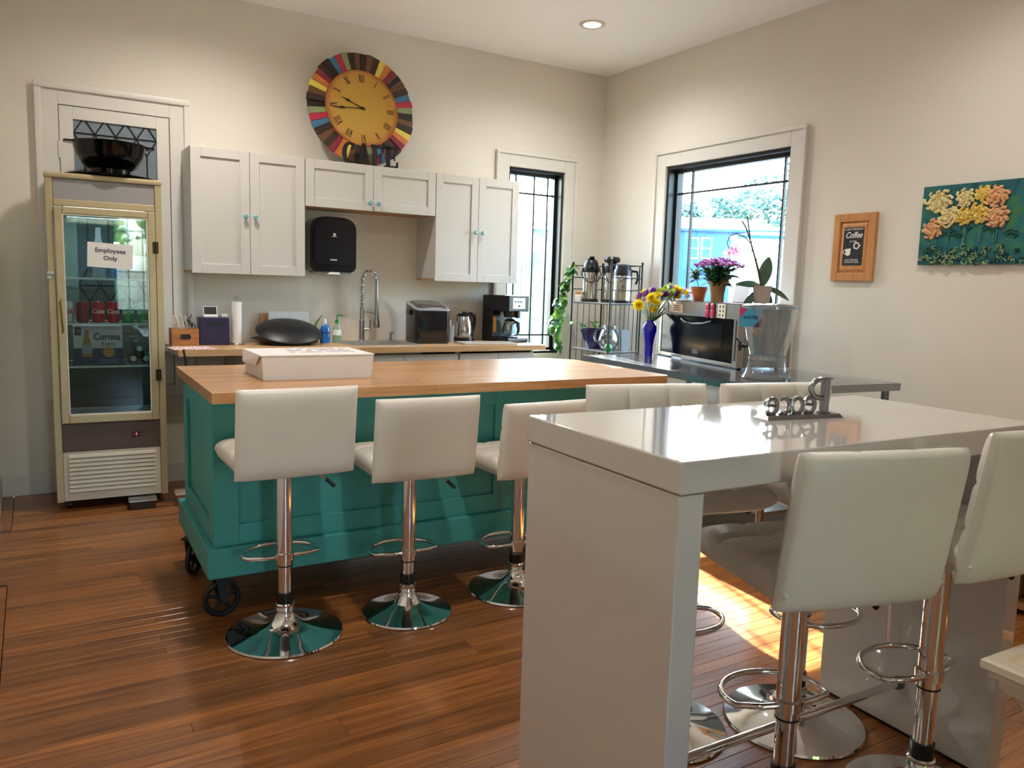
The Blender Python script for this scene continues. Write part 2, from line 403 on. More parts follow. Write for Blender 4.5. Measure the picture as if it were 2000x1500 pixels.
# leaded-glass cabinet door set in the back wall behind the refrigerator
def wall_cabinet():
    t = thing('leaded_glass_cupboard', 'white built-in cupboard door with leaded glass on the wall behind the refrigerator', 'cupboard', (-3.736, 0, 0))
    x0, x1 = -.415, .415; zt, zb = 2.44, .58
    for nm, a in (('casing_side', (x0, x0+.112, zb, zt)), ('casing_side', (x1-.112, x1, zb, zt)), ('casing_head', (x0+.112, x1-.112, zt-.112, zt)), ('casing_foot', (x0+.112, x1-.112, zb, zb+.07))):
        B().box(a[0], a[1], -.026, -.0005, a[2], a[3], .003).ob(nm, trim_m, t)
    b = B()
    for a in ((x0-.008, x0+.03, zb, zt-.03), (x1-.03, x1+.008, zb, zt-.03), (x0-.008, x1+.008, zt-.03, zt+.008)): b.box(a[0], a[1], -.042, -.026, a[2], a[3], .006)
    b.ob('casing_band', trim_m, t)
    dx0, dx1, dz0, dz1 = x0+.116, x1-.116, zb+.074, zt-.116; g = .072
    d = B()
    for a in ((dx0, dx0+g, dz0, dz1), (dx1-g, dx1, dz0, dz1), (dx0+g, dx1-g, dz1-g, dz1), (dx0+g, dx1-g, dz0, dz0+.16), (dx0+g, dx1-g, .98, 1.05)):
        d.box(a[0], a[1], -.02, -.001, a[2], a[3], .002)
    door = d.ob('door', trim_m, t)
    gx0, gx1 = dx0+g, dx1-g; gz0, gz1 = 1.05, dz1-g
    B().box(gx0, gx1, -.008, -.0055, gz0, gz1).ob('pane', P('seedy_glass', '#7f8a92', .12, var=.25, scale=5), door, flat=True)
    B().box(gx0, gx1, -.010, -.003, dz0+.16, .98).ob('panel', trim_m, door, flat=True)
    lead = P('lead_came', '#23272c', .5, .4)
    b = B(); n = 4; w = (gx1-gx0)/n
    def bar(p, q): b.tube([(p[0], -.010, p[1]), (q[0], -.010, q[1])], .0042, 6)
    for (za, zv, zm) in ((gz1, gz1-.17, gz1-.075), (gz0+.13, gz0+.30, gz0+.225)):
        for k in range(n):
            xa, xb, xm = gx0+k*w, gx0+(k+1)*w, gx0+(k+.5)*w
            bar((xa, zm), (xm, zv if za == gz1 else gz0+.13)); bar((xm, zv if za == gz1 else gz0+.13), (xb, zm))
            bar((xa, zm), (xa+w*.42, gz1 if za == gz1 else gz0+.32)); bar((xb, zm), (xb-w*.42, gz1 if za == gz1 else gz0+.32))
        bar((gx0, zm), (gx1, zm))
    for k in range(n): bar((gx0+(k+.5)*w, gz1-.17), (gx0+(k+.5)*w, gz0+.34)); bar((gx0+(k+.5)*w, gz0+.13), (gx0+(k+.5)*w, gz0))
    b.ob('lead_cames', lead, door)
    b = B(); b.cyl((dx0-.004, -.028, 2.02), (dx0-.004, -.028, 2.12), .006, n=8); b.ob('hinge', trim_m, door)
wall_cabinet()

# recessed ceiling lights -----------------------------------------
lamp_m = P('lamp_lens', '#ffffff', .4, var=0, emit='#fff1d8', es=14)
def downlight(x, y, label, w, col=(1, .94, .87)):
    t = thing('recessed_light', label, 'ceiling light', (x, y, H), 0, 'recessed ceiling lights')
    B().lathe([(.058, -.001), (.060, -.007), (.085, -.007), (.09, -.0005)], 32).ob('trim_ring', P('light_trim', '#d8cfc2', .4), t)
    B().lathe([(.0, -.004), (.058, -.004)], 32).ob('lens', lamp_m, t)
    l = bpy.data.lights.new('lamp', 'SPOT'); l.energy = w; l.color = col; l.spot_size = R(160); l.spot_blend = 1.0; l.shadow_soft_size = .06
    o = bpy.data.objects.new('lamp', l); COL.objects.link(o); o.parent = t; o.location = (0, 0, -.03)
downlight(-.9, -.985, 'glowing round recessed light in the ceiling near the corner', DOWNLIGHT_W*1.15, (1, 1, .98))
downlight(-3.3, -1.0, 'recessed light in the ceiling above the sink side of the kitchen, out of the picture', DOWNLIGHT_W*1.45)
downlight(-3.3, -3.5, 'recessed light in the ceiling above the island stools, out of the picture', DOWNLIGHT_W*1.35)
downlight(-.9, -3.5, 'recessed light in the ceiling above the flower painting, out of the picture', DOWNLIGHT_W*.7, (1, .98, .94))
for x, sd in ((-3.3, 'left wall'), (-.9, 'right wall')): downlight(x, -6.6, 'recessed light in the rear ceiling nearer the %s, out of the picture' % sd, DOWNLIGHT_W*.15)

# ================================================================== WALL CABINETS
KN = P('aqua_glass_knob', '#7fb9c6', .08, .2, var=.25, scale=60, coat=1)
def shaker(parent, x0, x1, z0, z1, y, knob=None, rail=.058, th=.02, m=None):
    m = m or cab_m
    d = B()
    for a in ((x0, x0+rail, z0, z1), (x1-rail, x1, z0, z1), (x0+rail, x1-rail, z1-rail, z1), (x0+rail, x1-rail, z0, z0+rail)):
        d.box(a[0], a[1], y, y+th, a[2], a[3], .0015, 1)
    o = d.ob('door', m, parent)
    B().box(x0+rail, x1-rail, y+.009, y+th-.002, z0+rail, z1-rail).ob('panel', m, o, flat=True)
    if knob:
        k = B(); k.lathe([(.0, .0), (.008, 0), (.006, .010), (.013, .016), (.016, .024), (.011, .031), (0, .033)], 10)
        k.ob('knob', KN, o, (knob[0], y, knob[1]), (R(90), 0, 0), flat=True)
    return o
def wall_cab(label, x0, x1, z0, z1, knobs):
    t = thing('wall_cabinet', label, 'cabinet', ((x0+x1)/2, 0, z0), 0, 'white wall cabinets')
    h = (x1-x0)/2; zh = z1-z0
    b = B(); b.box(-h, h, -.304, -.0005, .018, zh, .001, 1); b.ob('body', cab_m, t, flat=True)
    B().box(-h+.002, h-.002, -.303, -.002, 0.004, .018).ob('underside', wood('raw_ply', '#a37a52', '#c29a70', (2, 14, 14), .6), t, flat=True)
    g = .0015
    shaker(t, -h+g, -g, 0, zh-.002, -.325, (knobs[0], knobs[2])); shaker(t, g, h-g, 0, zh-.002, -.325, (knobs[1], knobs[2]))
wall_cab('tall white two-door wall cabinet left of the towel dispenser', -3.366, -2.667, 1.372, 2.134, (-.03, .03, .36))
wall_cab('short white two-door wall cabinet under the clock', -2.665, -1.728, 1.829, 2.134, (-.03, .03, .05))
wall_cab('tall white two-door wall cabinet beside the narrow window', -1.726, -1.032, 1.372, 2.134, (-.03, .03, .36))

# ================================================================== COUNTER AND BASE UNITS
CZ = .925
def counter():
    b = B(); z0 = CZ-.038
    sx0, sx1, sy0, sy1 = -2.40, -1.915, -.52, -.13
    b.box(-3.50, -3.31, -.65, -.045, z0, CZ); b.box(-3.31, sx0, -.65, -.0005, z0, CZ); b.box(sx1, -.962, -.65, -.0005, z0, CZ)
    b.box(sx0, sx1, -.65, sy0, z0, CZ); b.box(sx0, sx1, sy1, -.0005, z0, CZ)
    tag(b.ob('countertop', butcher('counter_wood', '#c79a68', '#d9b283', '#a67c4e', .15), flat=True), 'long butcher block countertop along the back wall', 'countertop')
    s = B(); d = .17
    s.box(sx0-.012, sx1+.012, sy0-.012, sy0, CZ, CZ+.004); s.box(sx0-.012, sx1+.012, sy1, sy1+.012, CZ, CZ+.004)
    s.box(sx0-.012, sx0, sy0, sy1, CZ, CZ+.004); s.box(sx1, sx1+.012, sy0, sy1, CZ, CZ+.004)
    t = tag(s.ob('sink', P('sink_steel', '#c6c5c2', .42, .6), flat=True), 'stainless steel sink set into the wooden countertop', 'sink')
    q = B(); w = .0015
    q.box(sx0, sx0+w, sy0, sy1, CZ-d, CZ); q.box(sx1-w, sx1, sy0, sy1, CZ-d, CZ); q.box(sx0, sx1, sy0, sy0+w, CZ-d, CZ); q.box(sx0, sx1, sy1-w, sy1, CZ-d, CZ); q.box(sx0, sx1, sy0, sy1, CZ-d-w, CZ-d)
    q.ob('basin', P('sink_steel', '#c6c5c2', .42, .6), t, flat=True)
counter()
def base_unit(label, x0, x1, kind):
    t = thing('base_cabinet', label, 'cabinet', ((x0+x1)/2, 0, 0), 0, 'base cabinets under the counter')
    h = (x1-x0)/2; zt = CZ-.038
    b = B(); b.box(-h, -h+.018, -.58, -.018, .1, zt); b.box(h-.018, h, -.58, -.018, .1, zt); b.box(-h+.018, h-.018, -.58, -.018, .1, .118); b.box(-h+.018, h-.018, -.03, -.018, .118, zt)
    b.box(-h+.018, h-.018, -.56, -.50, .0, .1)
    b.ob('body', cab_m, t, flat=True)
    if kind == 'drawers':
        n = 2; w = (2*h-.006)/n
        for k in range(n):
            d = B().box(-h+.003+k*w+.0015, -h+.003+(k+1)*w-.0015, -.60, -.58, zt-.17, zt-.02, .0015, 1).ob('drawer_front', cab_m, t)
            shaker(t, -h+.003+k*w+.0015, -h+.003+(k+1)*w-.0015, .11, zt-.175, -.60)
    else:
        B().box(-h+.02, h-.02, -.57, -.55, zt-.2, zt-.03).ob('dark_opening', black_m, t, flat=True)
base_unit('white base cabinet at the left end of the counter', -3.06, -2.98, 'open') if 0 else None
base_unit('white base cabinet under the sink', -2.48, -1.66, 'drawers')
base_unit('white base cabinet under the coffee maker', -1.655, -1.03, 'drawers')
def dishwasher():
    t = thing('dishwasher', 'black and steel under-counter dishwasher left of the sink cabinet', 'dishwasher', (-2.79, 0, 0)); h = .298; zt = CZ-.04
    B().box(-h, h, -.57, -.02, .02, zt).ob('body', black_m, t, flat=True)
    B().box(-h+.004, h-.004, -.60, -.571, .1, zt-.13, .004).ob('door', dsteel, t)
    B().box(-h+.004, h-.004, -.605, -.571, zt-.12, zt-.012, .004).ob('control_panel', black_m, t)
    B().tube([(-h+.06, -.60, zt-.16), (-h+.06, -.635, zt-.16), (h-.06, -.635, zt-.16), (h-.06, -.60, zt-.16)], .009).ob('handle', steel, t)
dishwasher()
tag(B().box(-3.125, -3.10, -.60, -.02, 0, CZ-.038, .002, 1).ob('end_panel', cab_m, flat=True), 'white upright support panel under the left end of the counter', 'panel')

# faucet, soap pump ------------------------------------------------
def faucet():
    t = thing('spring_faucet', 'tall stainless spring neck faucet behind the sink', 'faucet', (-2.19, -.10, CZ))
    b = B(); b.lathe([(0, 0), (.028, 0), (.028, .006), (.019, .010), (.019, .15), (.015, .155), (.015, .24), (0, .245)], 20); b.ob('body', steel, t)
    path = []
    for i in range(41):
        a = math.pi*i/40; path.append((.048*(1-math.cos(a)), -.02*(1-math.cos(a)), .42+.085*math.sin(a)))
    pts = [(0, 0, .24+.18*i/12) for i in range(12)]+path
    B().tube(pts, .007, 8).ob('hose', dsteel, t)
    n = 26*12; hp = []
    P_ = [Vector(p) for p in pts]; seg = [0]
    for a, c in zip(P_, P_[1:]): seg.append(seg[-1]+(c-a).length)
    for i in range(n+1):
        s = seg[-1]*i/n; k = max(j for j in range(len(seg)) if seg[j] <= s+1e-9); k = min(k, len(seg)-2)
        p = P_[k].lerp(P_[k+1], (s-seg[k])/(seg[k+1]-seg[k])); d = (P_[k+1]-P_[k]).normalized(); e = Vector((.3, 1, 0)).normalized(); e = (e-d*e.dot(d)).normalized(); f = d.cross(e)
        ph = 2*math.pi*26*i/n; hp.append(p+e*.014*math.cos(ph)+f*.014*math.sin(ph))
    B().tube(hp, .0028, 5).ob('spring', chrome, t)
    b = B(); b.lathe([(0, .24), (.012, .24), (.013, .30), (.010, .43), (0, .43)], 14, (.096, -.04, 0)); b.lathe([(0, .10), (.021, .10), (.024, .12), (.016, .18), (.013, .24), (0, .24)], 16, (.096, -.04, 0)); b.ob('spray_head', steel, t)
    B().tube([(0, 0, .215), (.05, -.02, .21), (.096, -.04, .20)], .006).ob('holder_arm', steel, t)
    b = B(); b.cyl((.015, -.01, .085), (.05, -.03, .085), .013); b.cyl((.047, -.03, .085), (.05, -.04, .15), .005); b.ob('lever', steel, t)
faucet()
def soap_pump():
    t = thing('soap_pump', 'small steel soap pump beside the sink', 'soap pump', (-1.96, -.08, CZ))
    b = B(); b.lathe([(0, 0), (.016, 0), (.014, .012), (.007, .016), (.007, .06), (0, .06)], 14); b.ob('pump_body', steel, t)
    B().tube([(0, 0, .058), (0, -.02, .064), (0, -.05, .058)], .005).ob('spout', steel, t)
soap_pump()

# ================================================================== TOWEL DISPENSER ON WALL
def towel_dispenser():
    t = thing('towel_dispenser', 'black wall-mounted paper towel dispenser left of the faucet', 'dispenser', (-2.42, 0, 1.40))
    w = .163
    def outline(w, z0, zt, r):
        sg = lambda v, e: math.copysign(abs(v)**e, v)
        return [(-w, z0+.035), (-w+.012, z0+.012), (-w+.035, z0), (w-.035, z0), (w-.012, z0+.012), (w, z0+.035)] + [(w*sg(math.cos(R(a)), .62), zt-.10+.10*abs(math.sin(R(a)))**.75) for a in range(0, 181, 9)]
    b = B(); b.prism(outline(w, .01, .385, .06), -.16, -.0005); b.ob('shell', P('navy_black_gloss', '#0a0f18', .18, var=.15, coat=.4), t)
    b = B(); b.prism(outline(w-.022, .06, .362, .05), -.178, -.16); b.ob('cover', P('navy_black_gloss2', '#0c1420', .15, var=.1, coat=.5), t)
    B().box(-w+.03, w-.03, -.15, -.03, 0, .012, .004).ob('towel_slot', P('slot_grey', '#8b8f92', .5), t)
    b = B(); b.prism([(-.045, -.012), (.05, -.012), (.04, .004), (.015, .012), (-.015, .012)], -.158, -.15); b.ob('paper_towel', paper_m, t, (0, 0, .006))
    b = B(); b.lathe([(0, 0), (.009, 0), (.009, .0012), (0, .0012)], 14, (0, 0, 0)); o = b.ob('logo', paper_m, t, (.0, -.178, .265), (R(90), 0, 0))
    B().box(-.016, .016, -.1788, -.178, .249, .2535).ob('logo_bar', paper_m, t)
    B().box(-.03, .018, -.1788, -.178, .088, .096, .0003, 1).ob('maker_mark', P('mark_grey', '#b9c0c4', .5), t)
towel_dispenser()

# ================================================================== CLOCK AND LETTERS ON THE CABINETS
def clock():
    t = thing('wall_clock', 'large round clock ringed with multicoloured wooden slats on top of the cabinets', 'clock', (-2.215, -.125, 2.138))
    lean = R(-7); r0, r1, cz = .262, .385, .392
    root = B(); root.lathe([(0, .0), (r0+.03, .0), (r0+.03, .012), (0, .012)], 48)
    M = lambda: (R(90)+lean, 0, 0)
    # disc lies in local xy then is stood up; z of the disc points at the viewer
    off = (0, 0, cz)
    def put(b, name, m, par=None, lift=0, **k):
        o = b.ob(name, m, t, (0, -lift*math.cos(lean)+0, cz+lift*math.sin(lean)), M(), **k); return o
    put(root, 'backing', P('clock_dark', '#241812', .6), None, 0)
    B_ = B(); B_.lathe([(0, .026), (r0-.012, .026), (r0-.004, .03), (r0, .026), (r0, .0)], 56)
    m = bpy.data.materials.new('clock_face'); m.use_nodes = True; nt = m.node_tree; p = nt.nodes['Principled BSDF']; L = nt.links.new
    tc = nt.nodes.new('ShaderNodeTexCoord'); ln = nt.nodes.new('ShaderNodeVectorMath'); ln.operation = 'LENGTH'; L(tc.outputs['Object'], ln.inputs[0])
    nz = nt.nodes.new('ShaderNodeTexNoise'); nz.inputs['Scale'].default_value = 9; L(tc.outputs['Object'], nz.inputs['Vector'])
    ad = nt.nodes.new('ShaderNodeMath'); ad.operation = 'MULTIPLY_ADD'; ad.inputs[1].default_value = .07; L(nz.outputs['Fac'], ad.inputs[0]); L(ln.outputs['Value'], ad.inputs[2])
    rp = nt.nodes.new('ShaderNodeValToRGB'); cr = rp.color_ramp; cr.elements[0].position = .18; cr.elements[0].color = lin('#c79d3c')+(1,); cr.elements[1].position = .292; cr.elements[1].color = lin('#a8642a')+(1,)
    q = cr.elements.new(.265); q.color = lin('#c8923a')+(1,)
    L(ad.outputs[0], rp.inputs[0]); L(rp.outputs[0], p.inputs['Base Color']); p.inputs['Roughness'].default_value = .5
    put(B_, 'face', m)
    cols = {'k': '#2e1f16', 'b': '#3f2a1b', 'w': '#6b452a', 'y': '#e3cf58', 'o': '#d07a35', 'm': '#8a2338', 'r': '#b8283f', 'u': '#3f7195', 'g': '#8b9465', 'd': '#1f1713'}
    seq = 'kwbyomkwburgdwkyombkwurgbkwyombwkurgdkwyombkurgkw'
    n = len(seq)
    for i, ch in enumerate(seq):
        a0 = 2*math.pi*i/n; da = 2*math.pi/n; rng2 = random.Random(i); ro = r1-rng2.choice((0, 0, .004, .008)); th = .016+.012*rng2.random()
        b = B(); g = da*.03
        ring = lambda z: [((r0+.001)*math.sin(a0+g), (r0+.001)*math.cos(a0+g), z), (ro*math.sin(a0+g), ro*math.cos(a0+g), z), (ro*math.sin(a0+da-g), ro*math.cos(a0+da-g), z), ((r0+.001)*math.sin(a0+da-g), (r0+.001)*math.cos(a0+da-g), z)]
        b.loft([ring(.0), ring(th)])
        put(b, 'slat', P('slat_'+ch, cols[ch], .55, var=.3, scale=30), flat=True)
    ink = P('clock_ink', '#2a1a10', .6)
    num = ['XII', 'I', 'II', 'III', 'IIII', 'V', 'VI', 'VII', 'VIII', 'IX', 'X', 'XI']
    for h, s in enumerate(num):
        b = B(); wds = {'I': .011, 'V': .022, 'X': .022}; tot = sum(wds[c] for c in s); x = -tot/2; hh = .026
        def stroke(xa, ya, xb, yb, w=.0022):
            d = Vector((xb-xa, yb-ya, 0)).normalized(); nn = Vector((-d.y, d.x, 0))*w
            b.loft([[Vector((xa, ya, z))+nn, Vector((xa, ya, z))-nn, Vector((xb, yb, z))-nn, Vector((xb, yb, z))+nn] for z in (.0, .0012)])
        for c in s:
            w = wds[c]; xm = x+w/2
            if c == 'I': stroke(xm, -hh, xm, hh)
            elif c == 'V': stroke(xm-w*.4, hh, xm, -hh, .003); stroke(xm, -hh, xm+w*.4, hh, .0014)
            else: stroke(xm-w*.4, hh, xm+w*.4, -hh, .003); stroke(xm-w*.4, -hh, xm+w*.4, hh, .0014)
            x += w
        ang = -2*math.pi*h/12; rr = .205
        bmesh.ops.transform(b.bm, matrix=Matrix.Translation((-rr*math.sin(ang), rr*math.cos(ang), .0262)) @ Matrix.Rotation(ang, 4, 'Z'), verts=b.bm.verts)
        put(b, 'numeral', ink, flat=True)
    for (nm, ang, ln_, w) in (('hour_hand', R(68), .165, .007), ('minute_hand', R(95), .222, .006)):   # counter-clockwise from 12
        b = B(); b.loft([[(-w*.5, -.02, z), (w*.5, -.02, z), (w*.35, ln_*.55, z), (w*1.4, ln_*.66, z), (w*.4, ln_*.8, z), (0, ln_, z), (-w*.4, ln_*.8, z), (-w*1.4, ln_*.66, z), (-w*.35, ln_*.55, z)] for z in (.031, .033)])
        bmesh.ops.transform(b.bm, matrix=Matrix.Rotation(ang, 4, 'Z'), verts=b.bm.verts)
        put(b, nm, black_m, flat=True)
    put(B().lathe([(.0, .036), (.009, .036), (.009, .026)], 14), 'hub', black_m)
clock()
def cafe_letters():
    m = P('letter_black', '#17120f', .55, var=.2); h = .15; d = .012
    def letter(ch, x, draw, word):
        b = B(); draw(b)
        tag(b.ob('sign_letter', m, None, (x, -.24, 2.1341), (0, 0, R(word)), flat=True), 'black serif letter %s standing on the cabinet below the clock' % ch, 'letter', 'letters spelling cafe')
    def C(b):
        o = arc(.05, .075, .05, 55, 305, 16, .075); i = arc(.055, .075, .027, 62, 298, 16, .058)
        for k in range(16):
            b.loft([[(o[k][0], y, o[k][1]), (o[k+1][0], y, o[k+1][1]), (i[k+1][0], y, i[k+1][1]), (i[k][0], y, i[k][1])] for y in (-d, 0)])
        b.box(.066, .088, -d, 0, .10, .142)
    def A(b):
        for s in (-1, 1): b.prism([(.05-.004*s, .15), (.05+.012*s, .15), (.05+.046*s, 0), (.05+.018*s, 0)], -d, 0)
        b.box(.03, .07, -d, 0, .04, .058); b.box(-.006, .036, -d, 0, 0, .012); b.box(.062, .106, -d, 0, 0, .012)
    def F(b):
        b.box(.012, .04, -d, 0, 0, h); b.box(0, .054, -d, 0, 0, .012); b.box(0, .092, -d, 0, h-.02, h); b.box(.04, .068, -d, 0, .068, .086); b.box(.068, .076, -d, 0, .055, .1); b.box(.08, .092, -d, 0, h-.045, h)
    def E_(b):
        F(b); b.box(0, .098, -d, 0, 0, .02); b.box(.086, .098, -d, 0, 0, .048)
    letter('C', -2.39, C, 2); letter('A', -2.29, A, -3); letter('F', -2.185, F, 3); letter('E', -2.088, E_, -4)
cafe_letters()

# ================================================================== ISLAND
def island():
    th = R(-1.2); t = thing('kitchen_island', 'teal painted island on iron wheels with a butcher block top', 'island', (-2.557, -2.042, 0), th)
    L, W, z = 2.19, .985, .925; h, w = L/2, W/2
    o = [(-h, -w), (h-.03, -w), (h, -w+.03), (h, w-.12), (h-.12, w), (-h, w)]
    b = B(); b.prism(o, z-.04, z, 'xy'); top = b.ob('worktop', butcher('island_wood', '#b07e4f', '#c6935e', '#8d5f38', .45), t)
    bx0, bx1, by0, by1 = -h+.022, h-.10, -w+.148, w-.06; zb, zp, zt = .175, .295, z-.04
    b = B(); b.box(bx0+.012, bx1-.012, by0+.012, by1-.012, zp, zt); b.ob('body', teal_m, t, flat=True)
    pl = B(); pl.box(bx0-.028, bx1+.028, by0-.028, by1+.028, zb, zp, .006); pl.ob('plinth', teal_m, t)
    # face frame: stiles and rails standing proud of recessed panels
    def face(axis, u0, u1, f, out, stiles):
        rail = .085
        def bx(a, c, z0, z1):
            p, q = sorted((f, f+out*.014))
            bb = B()
            if axis == 'x': bb.box(a, c, p, q, z0, z1, .002, 1)
            else: bb.box(p, q, a, c, z0, z1, .002, 1)
            bb.ob('face_rail' if c-a > z1-z0 else 'face_stile', teal_m, t)
        for (a, c) in stiles: bx(a, c, zp+.0005, zt-.0005)
        for (s0, s1) in zip(stiles, stiles[1:]):
            bx(s0[1], s1[0], zt-rail, zt-.0005); bx(s0[1], s1[0], zp+.0005, zp+rail)
    ln = bx1-bx0
    face('x', bx0, bx1, by0+.012, -1, [(bx0, bx0+.095), (bx0+ln*.60, bx0+ln*.60+.09), (bx1-.095, bx1)])
    face('y', by0, by1, bx0+.012, -1, [(by0+.013, by0+.10), (by1-.10, by1-.013)])
    face('y', by0, by1, bx1-.012, 1, [(by0+.013, by0+.10), (by1-.10, by1-.013)])
    # cast iron wheels
    wb = B(); r = .075
    wb.tube([(r*.86*math.cos(2*math.pi*i/28), 0, r*.86*math.sin(2*math.pi*i/28)) for i in range(28)], .012, 8, True)
    for k in range(5):
        a = 2*math.pi*k/5+.3; wb.cyl((.012*math.cos(a), 0, .012*math.sin(a)), (r*.82*math.cos(a), 0, r*.82*math.sin(a)), .008, .006, 8)
    wb.cyl((0, -.022, 0), (0, .022, 0), .018)
    wo = wb.ob('wheel', iron_m); wm = wo.data; bpy.data.objects.remove(wo)
    fb = B(); fb.box(-.045, .045, -.04, .04, .168-.075, .175-.075)
    for s in (-1, 1): fb.prism([(-.03, .095), (.03, .095), (.012, -.012), (-.012, -.012)], s*.03-.003, s*.03+.003)
    fo = fb.ob('fork', iron_m); fm = fo.data; bpy.data.objects.remove(fo)
    for (x, y, a) in ((bx0+.03, by0+.03, 8), (bx0+.005, by1-.22, 55), (bx1-.10, by0+.06, 0), (bx1-.10, by1-.06, 0)):
        f = inst('caster', fm, t, (x, y, r+.0005), (0, 0, R(a))); inst('wheel', wm, f)
island()

# bakery box on the island
def cake_box():
    t = thing('bakery_box', 'flat white bakery box with handwriting on its lid on the island', 'box', (-3.16, -2.02, .9252), R(-1.2))
    m = P('box_card', '#e4dedb', .7, var=.03)
    w0, w1, d0, d1, hh = .235, .247, .17, .18, .105
    b = B(); b.loft([[(-w0, -d0, 0), (w0, -d0, 0), (w0, d0, 0), (-w0, d0, 0)], [(-w1+.006, -d1+.004, hh-.004), (w1-.003, -d1+.004, hh-.004), (w1-.003, d1-.004, hh-.004), (-w1+.006, d1-.004, hh-.004)]]); b.ob('tray', m, t, flat=True)
    B().loft([[(-w1, -d1, hh-.004), (w1, -d1, hh-.004), (w1, d1, hh-.004), (-w1, d1, hh-.004)], [(-w1+.001, -d1+.001, hh), (w1-.001, -d1+.001, hh), (w1-.001, d1-.001, hh), (-w1+.001, d1-.001, hh)]]).ob('lid', m, t, flat=True)
    b = B(); b.loft([[(-w1-.0005+o, -d1+.01, hh-.002), (-w1-.006+o, -d1+.08, hh*.55), (-w1-.012+o, d1-.06, hh*.5), (-w1-.0005+o, d1-.005, hh-.002)] for o in (0, -.0015)]); b.ob('side_flap', m, t, flat=True)
    ink = P('marker_ink', '#6f6c84', .7); rg = random.Random(5)
    for line in range(3):
        y = .10-.075*line
        b = B(); pts = []; x = -.10+rg.random()*.04
        while x < .19:
            for k in range(6): pts.append((x+k*.005, y+.018*math.sin(k*2.1+rg.random())*rg.random(), hh+.0008))
            x += .032
            if rg.random() < .3 or x >= .19: b.tube(pts, .0009, 4); pts = []; x += .018
        if len(pts) > 2: b.tube(pts, .0009, 4)
        b.ob('handwriting', ink, t)
cake_box()

# ================================================================== BAR STOOLS
def stool(label, x, y, yaw, zs, base_r, group, back=.185, lean=7, bh=.325):
    """yaw: compass turn of the way the seat faces (0 = towards the back wall). zs = underside of the seat"""
    t = thing('bar_stool', label, 'bar stool', (x, y, 0), -R(yaw), group)
    r = base_r
    B().lathe([(0, .0005), (r*.98, .0005), (r, .004), (r*.985, .011), (r*.8, .017), (r*.5, .030), (r*.3, .046), (.045, .066), (.034, .085), (.033, .098), (0, .098)], 56).ob('base', chrome, t)
    B().lathe([(.0335, .098), (.0355, .104), (.0355, .122), (.031, .126), (0, .126)], 28).ob('collar', chrome, t)
    B().lathe([(.0, .1265), (.0305, .1265), (.0305, .168), (0, .168)], 24).ob('bushing', black_m, t)
    zc = zs-.375
    B().lathe([(0, .168), (.0255, .168), (.0255, zc), (0, zc)], 24).ob('piston', chrome, t)
    B().lathe([(.0255, zc-.006), (.0305, zc-.004), (.0305, zc+.001), (.0255, zc+.001)], 24).ob('sleeve_ring', black_m, t)
    B().lathe([(.0, zc+.001), (.0297, zc+.001), (.0297, zs-.004), (0, zs-.004)], 28).ob('sleeve', chrome, t)
    rz = zc+.035
    pts = [(-.028, -.008, rz), (-.075, .0, rz-.002)]+[(.14*math.cos(R(a)), .06+.11*math.sin(R(a)), rz-.004) for a in range(200, -21, -10)]+[(.075, .0, rz-.002), (.028, -.008, rz)]
    b = B(); b.tube(pts, .0085, 10); b.lathe([(.0298, -.015), (.036, -.013), (.036, .013), (.0298, .015)], 20, (0, 0, rz)); b.ob('footrest', chrome, t)
    b = B(); b.box(-.10, .10, -.09, .09, zs-.004, zs+.006, .003); b.ob('mount_plate', iron_m, t)
    if 1:
        l = B(); l.tube([(.04, -.03, zs-.006), (.10, -.06, zs-.012), (.135, -.075, zs-.04)], .0042); lo = l.ob('lever', chrome, t)
        B().cyl((.135, -.075, zs-.04), (.165, -.088, zs-.07), .0075, .0075, 10).ob('grip', black_m, lo)
    su, sv = (-.07, .07), (-.06, .075)
    M = Matrix.Translation((0, .205-back, zs+.048))
    B().cushion(.415, .40, .088, M, su, sv, .011).ob('seat', cream_m, t)
    # back pad: local pad z -> towards the sitter (+y), leaning away towards the top
    M = Matrix.Translation((0, -back, zs+bh/2)) @ Matrix.Rotation(R(lean), 4, 'X') @ Matrix.Rotation(R(-90), 4, 'X') @ Matrix.Scale(-1, 4, (0, 1, 0))
    o = B().cushion(.426, bh, .062, M, su, (-.05, .06), .010)
    for v in o.bm.verts: v.co.y += .5*(abs(v.co.x)/.21)**2*.018
    o.ob('backrest', cream_m, t)
    return t
G1, G2 = 'cream stools along the island', 'cream stools around the white bar table'
stool('cream bar stool nearest the refrigerator end of the island, in front of the bakery box', -3.428, -2.607, 0, .65, .218, G1)
stool('middle one of the three cream bar stools along the island', -2.934, -2.634, 2, .598, .184, G1)
stool('cream bar stool at the island half hidden by the white bar table', -2.405, -2.625, -2, .553, .212, G1)
stool('cream bar stool with its whole grey-lit back to the camera at the white bar table', -2.625, -4.275, 15.5, .668, .20, G2, .24, 9, .362)
stool('cream bar stool cut off by the right edge of the picture', -2.212, -4.392, 5, .70, .19, G2, .215, 8, .362)
stool('cream bar stool behind the white bar table, in front of the water dispenser', -2.19, -3.965, 180+12, .735, .215, G2)
stool('cream bar stool behind the white bar table, next to the teal island', -2.59, -3.79, 180+13, .725, .20, G2)

